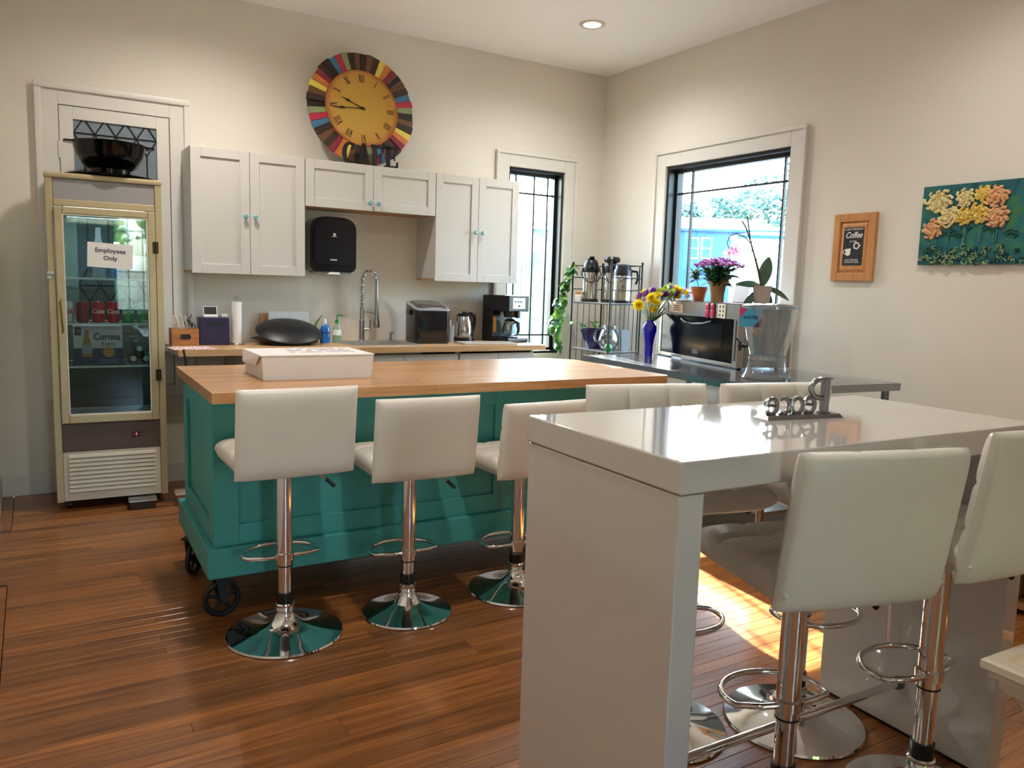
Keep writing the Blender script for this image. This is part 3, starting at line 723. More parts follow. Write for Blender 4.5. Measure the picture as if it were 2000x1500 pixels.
# ================================================================== WHITE BAR TABLE
def bar_table():
    t = thing('bar_table', 'glossy white waterfall bar table in the foreground', 'table', (-2.522, -4.142, 0), R(-1.8))
    h, w, z, th = .632, .288, 1.02, .066
    B().box(-h, h, -w, w, z-th, z, .004, 3).ob('tabletop', gloss_m, t)
    for s in (-1, 1):
        x0, x1 = (-h+.002, -h+.066) if s < 0 else (h-.066, h-.002)
        B().box(x0, x1, -w+.004, w-.004, .012, z-th-.0025, .003, 2).ob('leg_panel', gloss_m, t)
        B().box(x0+.006, x1-.006, -w+.012, w-.012, 0, .012).ob('foot', black_m, t, flat=True)
        B().box(x0+.004, x1-.004, -w+.008, w-.008, z-th-.0025, z-th).ob('joint', P('joint_grey', '#6f6862', .7), t, flat=True)
    b = B(); b.cyl((-h+.066, 0, .16), (h-.066, 0, .16), .0125)
    ra = b.ob('foot_rail', chrome, t)
    for s in (-1, 1): B().cyl((s*(h-.066), 0, .16), (s*(h-.078), 0, .16), .021, .019, 20).ob('flange', dsteel, ra)
bar_table()
def peace_sign():
    t = thing('word_ornament', 'silver metal ornament spelling Peace, seen from behind, on the white bar table', 'ornament', (-2.475, -4.125, 1.0203), R(180-10))
    m = P('cast_pewter', '#8d8e93', .3, .9, var=.2, scale=30)
    b = B(); b.loft([[(-.125, -.03, 0), (.125, -.03, 0), (.125, .03, 0), (-.125, .03, 0)], [(-.118, -.022, .010), (.118, -.022, .010), (.118, .022, .010), (-.118, .022, .010)]]); b.ob('plinth', m, t, flat=True)
    P_ = B()
    P_.box(-.092, -.074, -.008, .008, .010, .105); P_.box(-.1, -.066, -.008, .008, .010, .014); P_.box(-.1, -.07, -.008, .008, .101, .105)
    P_.tube([(p[0], 0, p[1]) for p in [(-.08, .100)]+arc(-.068, .076, .034, 90, -90, 12, .025)+[(-.08, .051)]], .0075, 8)
    P_.ob('letter', m, t)
    def ring(cx, a0, a1, bar, stem):
        q = B(); q.tube([(p[0], 0, p[1]) for p in arc(cx, .032, .0185, a0, a1, 18, .0205)], .006, 8)
        if bar: q.tube([(cx-.017, 0, .033), (cx+.018, 0, .036)], .004, 6)
        if stem: q.tube([(cx+.019, 0, .052), (cx+.019, 0, .012)], .0055, 8)
        q.ob('letter', m, t)
    ring(-.032, 5, 320, True, False); ring(.008, 0, 360, False, True); ring(.053, 50, 310, False, False); ring(.092, 5, 320, True, False)
peace_sign()

# ================================================================== DISPLAY REFRIGERATOR
FR = (-3.833, -.275, 0); FRZ = R(-2.4)
def fridge():
    t = thing('display_refrigerator', 'tall narrow glass-door beverage refrigerator with champagne trim on the left', 'refrigerator', FR, FRZ)
    h, yf, yb, z0, z1 = .288, -.232, .215, .055, 1.885
    inner = P('fridge_liner', '#b9c4c8', .5, var=.05); grey = P('header_grey', '#9b989a', .4, var=.04)
    # shell
    B().box(-h+.004, h-.004, yf+.03, yb, z0, .49, .003).ob('machine_box', P('fridge_side', '#bdb39a', .5), t)
    b = B()
    for s in (-1, 1): b.box(min(s*h, s*(h-.022)), max(s*h, s*(h-.022)), yf+.028, yb, .49, z1-.02)
    b.box(-h+.022, h-.022, yf+.028, yb, 1.715, z1-.02); b.box(-h+.022, h-.022, yf+.028, yb, .49, .53)
    b.ob('cabinet_shell', inner, t, flat=True)
    for s in (-1, 1): B().box(min(s*h, s*(h-.036)), max(s*h, s*(h-.036)), yf, yf+.03, z0, z1-.012, .004).ob('corner_post', gold_m, t)
    B().box(-h-.003, h+.003, yf-.004, yb+.003, z1-.03, z1, .006).ob('top_trim', gold_m, t)
    B().box(-h+.038, h-.038, yf+.006, yf+.028, 1.745, z1-.033).ob('header_panel', grey, t, flat=True)
    B().box(-h+.037, h-.037, yf+.001, yf+.029, 1.708, 1.744, .004).ob('header_rail', gold_m, t)
    B().box(-h+.037, h-.037, yf+.004, yf+.029, .345, .505, .002).ob('brown_panel', P('brown_panel', '#5d4a42', .5), t)
    d = B(); d.box(-.022, .022, -.0045, 0, -.014, .014); disp = d.ob('display', black_m, t, (.125, yf+.004, .427))
    text('digit', '5', .021, P('led_red', '#d0232b', .4, emit='#ff2a30', es=2.5), disp, (0, -.005, 0))
    for sx, ch in ((-.014, 'o'), (.014, 'o')): text('button_mark', ch, .013, P('mark_pale', '#8fa79f', .5), disp, (sx, -.005, 0))
    g = B().box(-h+.037, h-.037, yf+.006, yf+.029, .06, .343, .002).ob('grille', P('grille_cream', '#cfc6b2', .5), t)
    for k in range(9):
        z = .318-k*.0245
        B().prism([(yf-.004, z-.009), (yf+.0055, z-.013), (yf+.0055, z+.008), (yf+.001, z+.006)], -h+.065, h-.065, 'yz').ob('louvre', P('grille_cream', '#cfc6b2', .5), g, flat=True)
    # glass back
    B().box(-h+.022, h-.022, yb-.012, yb-.008, .53, 1.715).ob('rear_glass', thin_glass('fridge_glass', '#dfeaea', .03), t, flat=True)
    # door
    dd = B(); x0, x1, za, zb, y0, y1 = -h+.039, h-.039, .508, 1.704, yf-.012, yf+.026; rl = .038
    for a in ((x0, x0+rl, za, zb), (x1-rl, x1, za, zb), (x0+rl, x1-rl, zb-rl, zb), (x0+rl, x1-rl, za, za+.046)): dd.box(a[0], a[1], y0, y1, a[2], a[3], .004)
    door = dd.ob('door', gold_m, t)
    B().box(x0+rl, x1-rl, y0+.014, y0+.019, za+.046, zb-rl).ob('door_glass', thin_glass('fridge_glass', '#dfeaea', .03), door, flat=True)
    b = B(); e = .006
    for a in ((x0+rl, x0+rl+e, za+.046, zb-rl), (x1-rl-e, x1-rl, za+.046, zb-rl), (x0+rl, x1-rl, zb-rl-e, zb-rl), (x0+rl, x1-rl, za+.046, za+.046+e)): b.box(a[0], a[1], y0+.002, y0+.013, a[2], a[3])
    b.ob('gasket', P('gasket', '#e1ddcf', .5), door, flat=True)
    b = B(); b.tube([(x0+.02, y0, 1.20), (x0+.016, y0-.03, 1.19), (x0+.02, y0-.034, 1.11), (x0+.024, y0-.03, 1.03), (x0+.02, y0, 1.02)], .006); b.ob('handle', P('brass_handle', '#b79b5c', .25, .9), door)
    for z in (1.505, .772): 
        b = B(); b.box(x1-.014, x1-.001, y0-.004, y0, z-.033, z+.033); b.box(x1+.003, x1+.016, y0-.004, y0+.012, z-.033, z+.033); b.cyl((x1+.001, y0-.004, z-.033), (x1+.001, y0-.004, z+.033), .004, n=8); b.ob('hinge', P('bronze_hinge', '#4a3a2a', .4, .7), door)
    b = B(); b.box(-h-.004, -h+.03, yf-.012, yf-.001, 1.335, 1.355, .002); b.box(-h-.004, -h+.018, yf-.010, yf-.001, 1.31, 1.33, .002); b.ob('lock', P('lock_steel', '#aeb4b4', .3, .8), t)
    s = B().box(-.114, .114, -.0008, 0, -.068, .068).ob('notice', paper_m, door, (.018, y0+.0125, 1.449), (0, R(2.5), 0), flat=True)
    ink = P('notice_ink', '#3b2f57', .7)
    text('notice_text', 'Employees', .034, ink, s, (0, -.0012, .027), bold=.0004, sx=1.05); text('notice_text', 'Only', .034, ink, s, (0, -.0012, -.015), bold=.0004, sx=1.05)
    # wire shelves
    for z in (1.322, 1.069, .826):
        b = B(); b.box(-h+.024, h-.024, yf+.034, yf+.040, z-.010, z); b.box(-h+.024, h-.024, yb-.03, yb-.024, z-.006, z)
        for k in range(17):
            x = -h+.03+k*(2*h-.06)/16; b.cyl((x, yf+.036, z-.0025), (x, yb-.026, z-.0025), .0018, n=6)
        b.ob('shelf', P('shelf_white', '#d6dcdb', .4), t)
    lb = B().box(-.2, .2, yf+.05, yf+.07, 1.704, 1.714).ob('added_fill_strip', P('added_strip_glow', '#eef6ff', .4, emit='#dff0ff', es=.4), t, flat=True)  # added glowing strip, tucked behind the header to brighten the dark interior
    l = bpy.data.lights.new('lamp', 'AREA'); l.shape = 'RECTANGLE'; l.size = .38; l.size_y = .02; l.energy = 1.6; l.color = (.86, .95, 1)  # added fill light for the shelves, not a known fitting
    lo = bpy.data.objects.new('lamp', l); COL.objects.link(lo); lo.parent = lb; lo.location = (0, yf+.06, 1.702)
    for k in range(14): B().cyl((h-.0225, yf+.06, .62+k*.075), (h-.0265, yf+.06, .62+k*.075), .0045, n=8).ob('peg_hole', black_m, t)
    for x in (-h+.06, h-.06):
        for y in (yf+.09, yb-.06): b = B(); b.cyl((x-.012, y, .022), (x+.012, y, .022), .0215, n=16); b.box(x-.016, x+.016, y-.016, y+.016, .03, .055); b.ob('caster', black_m, t)
fridge()
FM = Matrix.Translation(FR) @ Matrix.Rotation(FRZ, 4, 'Z')
def infr(x, y, z): return FM @ Vector((x, y, z))
def can(x, y, z, body, label, word, wcol, top=None, size=.05, rz=0):
    t = thing('soda_can', label, 'can', infr(x, y, z), FRZ+R(rz), 'soda cans in the refrigerator'); r = .0325
    B().lathe([(0, .001), (.024, 0), (.0325, .008), (.0325, .105), (.0272, .118), (.0272, .121), (.025, .121), (.025, .118), (0, .118)], 28).ob('can_body', body, t)
    b = B(); b.lathe([(.0255, .1185), (.0275, .1195), (.0275, .1225), (.0255, .1225)], 24); b.ob('rim', chrome, t)
    B().lathe([(0, 0), (.006, 0), (.008, .001), (0, .0015)], 12, (0, -.006, .119)).ob('pull_tab', chrome, t)
    if word: text('print', word, size, P('can_ink_'+wcol, '#'+wcol, .4), t, (0, 0, .066), wrap_r=r, shear=.25, bold=.0006)
silver = P('can_silver', '#b9b9b6', .3, .6); red = P('can_red', '#a5131f', .3, .25); grn = P('can_green', '#2c8b57', .3, .3); dark = P('can_dark', '#7b1a2a', .3, .25, var=.6, scale=22)
cy = -.15; cz = 1.0692
can(-.205, cy, cz, silver, 'silver can with a red printed word, leftmost on the middle shelf', 'Coke', 'a51d33', size=.047, rz=8)
can(-.129, cy, cz, dark, 'dark red and navy can beside the silver can', '', 'ffffff')
can(-.050, cy, cz, red, 'bright red can with white script, left one of the two red cans', 'Coca', 'f2e6e2', size=.036)
can(.026, cy, cz, red, 'bright red can with white script, next to the green cans', 'Coca', 'f2e6e2', size=.036)
can(.104, cy, cz, grn, 'green can with pale script, left one of the two green cans', 'Sprite', 'd5efe0', size=.034)
can(.180, cy, cz, grn, 'green can with pale script at the right end of the shelf', 'Sprite', 'd5efe0', size=.034)
def bottle(label, x, y, z, prof, m, lab=None, cap=None, cap_z=None):
    t = thing('bottle', label, 'bottle', infr(x, y, z), FRZ, 'bottles on the top refrigerator shelf')
    B().lathe(prof, 28).ob('glass', m, t)
    if lab: B().lathe([(lab[0]+.0006, lab[1]), (lab[0]+.0008, lab[2])], 28).ob('label_band', lab[3], t)
    if cap: B().lathe([(0, cap_z), (.016, cap_z), (.016, cap_z-.05), (.0145, cap_z-.06)], 18).ob('foil', cap, t)
wine = [(0, .001), (.036, 0), (.040, .006), (.040, .17), (.034, .20), (.018, .245), (.0145, .26), (.0145, .318), (0, .318)]
bottle('dark olive wine bottle with white label on the top refrigerator shelf', .165, -.10, 1.3222, wine, P('olive_glass', '#2f3216', .12, var=.2, coat=.6), (.040, .05, .135, paper_m), P('foil_brown', '#5a3a26', .4), .32)
bottle('clear glass bottle behind the paper notice', -.035, -.02, 1.3222, [(0, .001), (.036, 0), (.038, .006), (.038, .15), (.03, .19), (.016, .23), (.0145, .29), (0, .29)], thin_glass('bottle_clear', '#c9d9dc', .08, .12))
bottle('blue squat bottle behind the paper notice', .06, -.02, 1.3222, [(0, .001), (.04, 0), (.042, .006), (.042, .12), (.03, .15), (.016, .17), (.015, .21), (0, .21)], P('blue_glass', '#24527c', .1, coat=.5), None, white_m, .212)
def beer_box():
    t = thing('beer_carton', 'white and navy carton of bottled beer on the lower refrigerator shelf', 'carton', infr(-.055, -.07, .8262), FRZ)
    w, d, hh = .125, .09, .225
    nav = P('carton_navy', '#1b3358', .5); wh = P('carton_white', '#c9cdd0', .5); gold = P('carton_gold', '#c48a2c', .5)
    B().box(-w, w, -d, d, 0, hh, .002, 1).ob('carton', wh, t, flat=True)
    y = -d-.0006
    def flat(name, m, x0, x1, z0, z1, k=1): return B().box(x0, x1, y-.0004*k, y+.0004, z0, z1).ob(name, m, t, flat=True)
    flat('navy_field', nav, -w, w, .0, .098); flat('count_badge', P('badge_dark', '#20262e', .5), -w+.008, -w+.04, .172, .218)
    text('count', '12', .024, wh, t, (-w+.024, y-.0008, .196))
    text('brand_print', 'Corona', .052, P('carton_ink', '#14161c', .5), t, (.045, y-.0008, .163), bold=.0012, sx=.85)
    text('brand_print', 'Extra', .034, P('carton_ink', '#14161c', .5), t, (.05, y-.0008, .122), sx=.95)
    b = B(); b.lathe([(0, .0), (.03, 0), (.03, .001), (0, .001)], 24); b.ob('seal', gold, t, (.052, y, .075), (R(90), 0, 0))
    for z in (.028, .016): flat('small_print', P('print_pale', '#7f93ab', .5), 0, .1, z, z+.004, 1.5)
    b = B(); b.prism([(-.083, .0), (-.032, .0), (-.032, .11), (-.036, .13), (-.046, .16), (-.047, .205), (-.068, .205), (-.069, .16), (-.079, .13), (-.083, .11)], y-.0012, y); b.ob('bottle_picture', P('bottle_gold', '#a9792e', .4), t, flat=True)
    flat('bottle_picture_label', P('print_pale2', '#9fa6b4', .5), -.083, -.032, .07, .12, 4); flat('bottle_picture_label', nav, -.083, -.032, .004, .05, 4)
beer_box()
for i, (x, z, lb) in enumerate(((.125, .8602, 'left lower'), (.192, .8602, 'right lower'), (.158, .919, 'top'))):
    t = thing('beer_bottle', 'dark bottle lying with pale cap outward, %s of three beside the beer carton' % lb, 'bottle', infr(x, -.155, z), FRZ, 'bottles lying beside the carton')
    b = B(); b.lathe([(0, .0), (.031, 0), (.033, .006), (.033, .14), (.014, .2), (.0135, .22), (0, .22)][::-1], 20); b.ob('glass', P('dark_bottle', '#141d1a', .15, coat=.5), t, (0, .225, 0), (R(90), 0, 0))
    B().lathe([(0, .006), (.0145, .006), (.017, .0), (.016, -.004), (.0135, -.004)], 18).ob('cap', P('cap_pale', '#b9c2bf', .35, .3), t, (0, .003, 0), (R(90), 0, 0))
# bowl and tray on top of the refrigerator
def black_bowl():
    m = P('black_gloss', '#040405', .14, var=.1, spec=.3)
    b = B(); b.lathe([(0, .0), (.20, .0), (.235, .012), (.237, .016), (.20, .006), (0, .005)], 44)
    tag(b.ob('serving_tray', m, None, (-3.80, -.30, 1.8853)), 'round black tray under the bowl on top of the refrigerator', 'tray')
    t = thing('serving_bowl', 'large glossy black bowl with handles on top of the refrigerator', 'bowl', (-3.795, -.30, 1.8912))
    B().lathe([(0, .0), (.105, .0), (.11, .05), (.145, .075), (.178, .13), (.190, .19), (.196, .196), (.190, .198), (.184, .19), (.17, .13), (.14, .085), (0, .06)], 44).ob('bowl', m, t)
    for s in (-1, 1):
        b = B(); b.loft([[(s*.185, -.05, z), (s*.232, -.035, z), (s*.236, 0, z), (s*.232, .035, z), (s*.185, .05, z)] for z in (.186, .197)]); b.ob('handle', m, t)
black_bowl()
def container(label, x, y, w, d, h, m, lidm, group):
    t = thing('food_container', label, 'container', (x, y, .0003), R(-4), group)
    b = B(); q = .004
    b.loft([[(-w*.44, -d*.44, 0), (w*.44, -d*.44, 0), (w*.44, d*.44, 0), (-w*.44, d*.44, 0)], [(-w/2, -d/2, h), (w/2, -d/2, h), (w/2, d/2, h), (-w/2, d/2, h)]]); b.ob('tub', m, t)
    B().box(-w/2-.006, w/2+.006, -d/2-.006, d/2+.006, h, h+.009, .004).ob('lid', lidm, t)
container('small steel-rimmed tub on the floor under the refrigerator', -3.70, -.56, .14, .11, .045, P('tub_dark', '#3a3532', .4), steel, 'tubs by the refrigerator')
container('beige plastic tub on the floor between refrigerator and island', -3.445, -.56, .15, .14, .06, P('tub_beige', '#8f7865', .5), P('tub_lid', '#a48d79', .5), 'tubs by the refrigerator')
def cord():
    pts = [(-3.475, -.66, .93), (-3.465, -.665, .85), (-3.47, -.66, .76), (-3.455, -.67, .66), (-3.47, -.66, .55), (-3.43, -.58, .42), (-3.37, -.45, .2), (-3.32, -.36, .02), (-3.34, -.2, .012)]
    out = []
    V = [Vector(p) for p in pts]
    for i in range(len(V)-1):
        p0, p1, p2, p3 = V[max(i-1, 0)], V[i], V[i+1], V[min(i+2, len(V)-1)]
        for k in range(6):
            s = k/6; out.append(.5*((2*p1)+(p2-p0)*s+(2*p0-5*p1+4*p2-p3)*s*s+(3*p1-p0-3*p2+p3)*s**3))
    tag(B().tube(out, .006).ob('power_cord', black_m), 'black power cord hanging from the left end of the counter', 'cord')
cord()

# ================================================================== THINGS ON THE COUNTER
C0 = CZ+.0003
def counter_things():
    # wooden crate with sticks
    t = thing('wooden_crate', 'small wooden crate with a black label at the left end of the counter', 'crate', (-3.415, -.29, C0))
    m = wood('crate_wood', '#8a5526', '#b97b3f', (3, 30, 30), .6); w, d, h = .078, .06, .105
    for nm, a in (('front_board', (-w, w, -d, -d+.008)), ('back_board', (-w, w, d-.008, d)), ('side_board', (-w, -w+.008, -d+.008, d-.008)), ('side_board', (w-.008, w, -d+.008, d-.008))):
        B().box(a[0], a[1], a[2], a[3], 0, h, .001, 1).ob(nm, m, t)
    B().box(-w+.008, w-.008, -d+.008, d-.008, 0, .006).ob('bottom_board', m, t)
    B().prism([(-.032, .0), (-.025, .016), (.025, .016), (.032, 0), (.025, -.016), (-.025, -.016)], -d-.0012, -d).ob('plaque', black_m, t, (0, 0, .055), flat=True)
    rg = random.Random(2)
    for k in range(9):
        x = -.05+.0115*k; lean = -.05+rg.uniform(-.01, .04)
        b = B(); b.cyl((x, -.03+.05*rg.random(), .012), (x+lean, -.03+.05*rg.random(), .175+.03*rg.random()), .003 if k % 2 else .0045, n=6)
        tag(b.ob('stir_stick', P('stick_wood', '#d9c9b4', .7), None, t.location), 'pale stirring stick standing in the small wooden crate', 'stick', 'stirring sticks in the crate')
    b = B()
    for k in range(5):
        a = .4*k; b.tube([(.03+.01*k, .02, .03), (.055+.012*k, .03, .13+.014*k), (.09+.01*k, .035, .15-.012*k), (.11, .04, .09+.01*k), (.06+.01*k, .042, .05)], .0022, 6)
    tag(b.ob('charging_cables', black_m, None, (t.location.x-.045, t.location.y+.05, t.location.z)), 'tangle of thin black cables behind the wooden crate', 'cables')
    # paper with red print
    m = bpy.data.materials.new('patterned_paper'); m.use_nodes = True; nt = m.node_tree; p = nt.nodes['Principled BSDF']; L = nt.links.new
    tc = nt.nodes.new('ShaderNodeTexCoord'); vo = nt.nodes.new('ShaderNodeTexVoronoi'); vo.inputs['Scale'].default_value = 70; L(tc.outputs['Object'], vo.inputs['Vector'])
    rp = nt.nodes.new('ShaderNodeValToRGB'); rp.color_ramp.interpolation = 'CONSTANT'; rp.color_ramp.elements[0].color = lin('#b03060')+(1,); rp.color_ramp.elements[1].position = .42; rp.color_ramp.elements[1].color = lin('#efe6e6')+(1,)
    L(vo.outputs['Distance'], rp.inputs[0]); L(rp.outputs[0], p.inputs['Base Color']); p.inputs['Roughness'].default_value = .7
    tag(B().box(-.13, .11, -.1, .1, 0, .0015).ob('patterned_sheet', m, None, (-3.40, -.53, C0), (0, 0, R(5)), flat=True), 'sheet with pink and red spots on the left end of the counter', 'paper')
    # purple box with screen
    t = thing('purple_box', 'dark purple cube box between the crate and the paper towels', 'box', (-3.235, -.25, C0), R(-3)); pm_ = P('purple_card', '#241a47', .45, var=.12)
    B().box(-.088, .088, -.07, .07, 0, .172, .002, 1).ob('box', pm_, t); B().box(-.045, .045, -.0712, -.07, .122, .148).ob('slot', black_m, t)
    t = thing('small_screen', 'little white tablet stand with dark screen on the purple box', 'screen', (-3.255, -.27, C0+.1723), R(-3))
    B().box(-.043, .043, -.03, .03, 0, .014, .004).ob('stand', white_m, t)
    b = B().box(-.042, .042, -.006, .006, .012, .07, .003); o = b.ob('screen_body', white_m, t, (0, -.01, 0), (R(-14), 0, 0)); B().box(-.037, .037, -.0072, -.006, .018, .066).ob('display', P('screen_dark', '#1c1d1c', .2), o)
    tag(B().box(-.02, .02, -.012, .012, 0, .02, .003).ob('charger_plug', white_m, None, (-3.165, -.25, C0+.1723)), 'small white plug lying on the purple box', 'plug')
    # towel roll
    t = thing('paper_towel_holder', 'upright roll of white paper towels on a steel holder', 'paper towels', (-3.095, -.27, C0))
    B().lathe([(0, 0), (.047, 0), (.049, .004), (.046, .008), (0, .009)], 28).ob('holder_base', steel, t)
    b = B(); b.cyl((0, 0, .008), (0, 0, .285), .004); b.tube([(.012*math.cos(R(a)), 0, .292+.012*math.sin(R(a))) for a in range(0, 360, 30)], .003, 6, True); b.ob('holder_rod', steel, t)
    B().lathe([(.0, .0095), (.031, .0095), (.0315, .27), (.018, .271), (.018, .262), (.0, .262)], 28).ob('roll', P('towel_paper', '#efecea', .85, bump=.2), t)
    # white cutting board leaning on the wall + pan
    t = B(); t.box(-.14, .14, -.006, .006, 0, .205, .005); t.box(-.03, .03, -.0068, -.006, .165, .172)
    tag(t.ob('white_cutting_board', P('board_white', '#e2e5e8', .5), None, (-2.70, -.06, C0), (R(-6), 0, 0)), 'white plastic cutting board propped against the back wall', 'cutting board')
    t = B(); t.box(-.13, .13, -.006, .006, 0, .19, .004)
    tag(t.ob('wooden_cutting_board', wood('board_wood', '#a98252', '#c6a070', (2, 25, 25), .5), None, (-2.76, -.032, C0), (R(-3), 0, 0)), 'wooden board behind the white cutting board', 'cutting board')
    t = thing('electric_griddle', 'round black lidded skillet on the counter behind the bakery box', 'skillet', (-2.775, -.30, C0))
    m = P('black_enamel', '#101114', .3, var=.15)
    B().lathe([(0, .012), (.19, .012), (.205, .035), (.21, .05), (.2, .052), (0, .05)], 40, sy=.8).ob('pan', m, t)
    b = B(); b.lathe([(0, .0), (.212, .0), (.214, .006), (.18, .028), (.1, .042), (.0, .046)], 44, sy=.85); lid = b.ob('lid', P('dark_lid', '#1b1d20', .4, var=.1), t, (0, -.02, .082), (R(22), 0, 0))
    for s in (-1, 1): B().tube([(s*.19, -.04, .04), (s*.225, -.03, .042), (s*.225, .03, .042), (s*.19, .04, .04)], .007).ob('handle', m, t)
    b = B()
    for x, y in ((-.12, -.09), (.12, -.09), (-.12, .09), (.12, .09)): b.cyl((x, y, 0), (x, y, .02), .012)
    b.ob('feet', m, t)
    # aloe cutting in a brown cup
    t = thing('plant_cutting', 'single long green leaf standing in a brown cup beside the skillet', 'plant', (-2.555, -.10, C0))
    B().lathe([(0, 0), (.028, 0), (.034, .085), (.031, .085), (.026, .01), (0, .01)], 20).ob('cup', P('cup_brown', '#6e5236', .5), t)
    B().tube([(0, 0, .02), (.015, 0, .09), (.04, 0, .14), (.075, 0, .185)], lambda s: .012*(1-s)**.6+.002, 8).ob('leaf', P('aloe', '#6d9a3c', .4), t)
    # soap bottles
    t = thing('dish_soap_bottle', 'blue dish soap bottle with white cap beside the sink', 'bottle', (-2.505, -.24, C0))
    B().lathe([(0, 0), (.033, 0), (.036, .01), (.034, .10), (.022, .125), (.012, .13), (0, .13)], 24, sy=.6).ob('bottle', P('soap_blue', '#1566b0', .12, coat=.5), t)
    B().lathe([(.0345, .03), (.0350, .08)], 24, sy=.6).ob('label_band', P('soap_label', '#123c86', .4), t)
    B().lathe([(0, .165), (.008, .165), (.01, .13), (0, .13)], 14).ob('cap', white_m, t)
    t = thing('hand_soap_bottle', 'clear hand soap bottle with green pump top beside the sink', 'bottle', (-2.415, -.22, C0))
    B().lathe([(0, 0), (.029, 0), (.031, .008), (.030, .1), (.015, .128), (.012, .135), (0, .135)], 24, sy=.7).ob('bottle', thin_glass('soap_clear', '#cfe6d8', .06, .35), t)
    B().lathe([(0, .002), (.027, .002), (.0275, .055), (0, .055)], 24, sy=.65).ob('liquid', P('soap_green', '#63b545', .2), t)
    B().lathe([(.0305, .05), (.031, .09)], 24, sy=.7).ob('label_band', paper_m, t)
    b = B(); b.lathe([(0, .16), (.012, .16), (.013, .135), (0, .135)], 14); b.cyl((0, 0, .16), (0, 0, .188), .004); b.tube([(0, 0, .19), (.02, -.01, .192), (.035, -.016, .185)], .006); b.ob('pump', P('pump_green', '#14874a', .4), t)
    # ice maker
    t = thing('ice_maker', 'black countertop ice maker with silver-rimmed lid', 'ice maker', (-1.765, -.30, C0), R(-4))
    nb = P('ice_black', '#0b0f17', .25, var=.1, coat=.3); w, d = .132, .125
    def rr(w, d, z, r=.04): return [(sx*(w-r)+r*math.cos(R(a)), sy*(d-r)+r*math.sin(R(a)), z) for sx, sy, a0 in ((1, 1, 0), (-1, 1, 90), (-1, -1, 180), (1, -1, 270)) for a in range(a0, a0+91, 18)]
    sl = lambda y: .235+.055*(y+d)/(2*d)
    up = lambda w, d, dz: [(x, y, sl(y)+dz) for x, y, z in rr(w, d, 0)]
    B().loft([rr(w-.006, d-.006, 0), rr(w, d, .012), up(w, d, 0)]).ob('body', nb, t)
    B().loft([up(w+.003, d+.003, 0), up(w+.003, d+.003, .007), up(w-.012, d-.012, .011)]).ob('rim', P('silver_plastic', '#b8bcc0', .3, .5), t)
    B().loft([up(w-.014, d-.014, .008), up(w-.03, d-.03, .020)]).ob('lid', P('lid_smoke', '#4c4a4a', .15, coat=.6), t)
    B().box(-.07, .07, -.06, .06, 0, .004, .002).ob('lid_window', P('lid_pale', '#8b8280', .15, coat=.6), t, (0, .01, .277), (R(9), 0, 0))
    B().box(-w-.018, -w+.002, -.02, .05, .20, .235, .005).ob('side_latch', nb, t)
    # plastic cup
    tag(B().lathe([(0, .002), (.026, 0), (.033, .12), (.034, .122), (.032, .122), (.025, .004), (0, .004)], 24).ob('plastic_cup', thin_glass('cup_clear', '#e6e8ea', .06, .3), None, (-1.565, -.27, C0)), 'clear plastic cup between the ice maker and the kettle', 'cup')
    tag(B().tube([(0, 0, .006), (.004, .004, .16)], .004).ob('cup_straw', white_m, None, (-1.565, -.27, C0)), 'white straw in the clear plastic cup', 'straw')
    # kettle
    t = thing('electric_kettle', 'stainless steel electric kettle with black handle', 'kettle', (-1.415, -.20, C0), R(20))
    B().lathe([(0, 0), (.08, 0), (.082, .012), (.078, .028), (0, .03)], 30).ob('base', black_m, t)
    B().lathe([(.074, .03), (.076, .035), (.066, .13), (.056, .185), (.054, .19), (0, .19)], 34).ob('jug', P('kettle_steel', '#c9c5c1', .18, 1, var=.03), t)
    b = B(); b.lathe([(.055, .188), (.056, .2), (.04, .21), (0, .213)], 30); b.lathe([(0, .21), (.012, .21), (.014, .222), (0, .224)], 14); b.ob('lid', black_m, t)
    b = B(); b.tube([(.04, 0, .205), (.085, 0, .208), (.115, 0, .18), (.118, 0, .12), (.098, 0, .06), (.074, 0, .04)], lambda s: .013-.003*abs(s-.5), 10); b.ob('handle', black_m, t)
    B().loft([[(-.052, -.016, .185), (-.052, .016, .185), (-.06, .012, .135), (-.06, -.012, .135)], [(-.088, -.006, .185), (-.088, .006, .185), (-.07, .006, .15), (-.07, -.006, .15)]]).ob('spout', P('kettle_steel', '#c9c5c1', .18, 1, var=.03), t)
    tag(B().tube([(-1.32, -.12, C0+.01), (-1.27, -.05, C0+.09), (-1.24, -.03, C0+.13), (-1.22, -.03, C0+.11), (-1.215, -.02, C0+.16), (-1.215, -.004, C0+.2)], .004).ob('kettle_cord', black_m), 'black cord looping up the wall behind the kettle', 'cord')
    # serving board
    tag(B().box(-.21, .21, -.10, .10, 0, .012, .004).ob('serving_board', P('pale_board', '#bdb5a4', .5), None, (-1.37, -.47, C0), (0, 0, R(-6))), 'pale flat board lying in front of the kettle', 'board')
    # coffee maker
    t = thing('coffee_maker', 'black drip coffee maker with glass pot at the right end of the counter', 'coffee maker', (-1.09, -.26, C0), R(10))
    w = .102
    B().box(-w, w, -.16, .15, 0, .035, .006).ob('base', black_m, t); B().box(-w, w, .03, .15, .035, .235, .004).ob('column', black_m, t)
    B().box(-w, w, -.16, .15, .235, .355, .006).ob('reservoir', black_m, t)
    B().lathe([(0, .19), (.052, .19), (.064, .235), (0, .235)], 24, (0, -.07, 0)).ob('brew_basket', black_m, t)
    B().box(-.012, .012, -.165, -.13, .185, .235, .004).ob('basket_handle', black_m, t)
    pl = B().box(-.062, .062, -.1625, -.16, .257, .337).ob('face_plate', P('plate_pale', '#cfcdcf', .35, .3), t); B().box(-.010, .010, -.164, -.1625, .270, .286).ob('switch', black_m, pl)
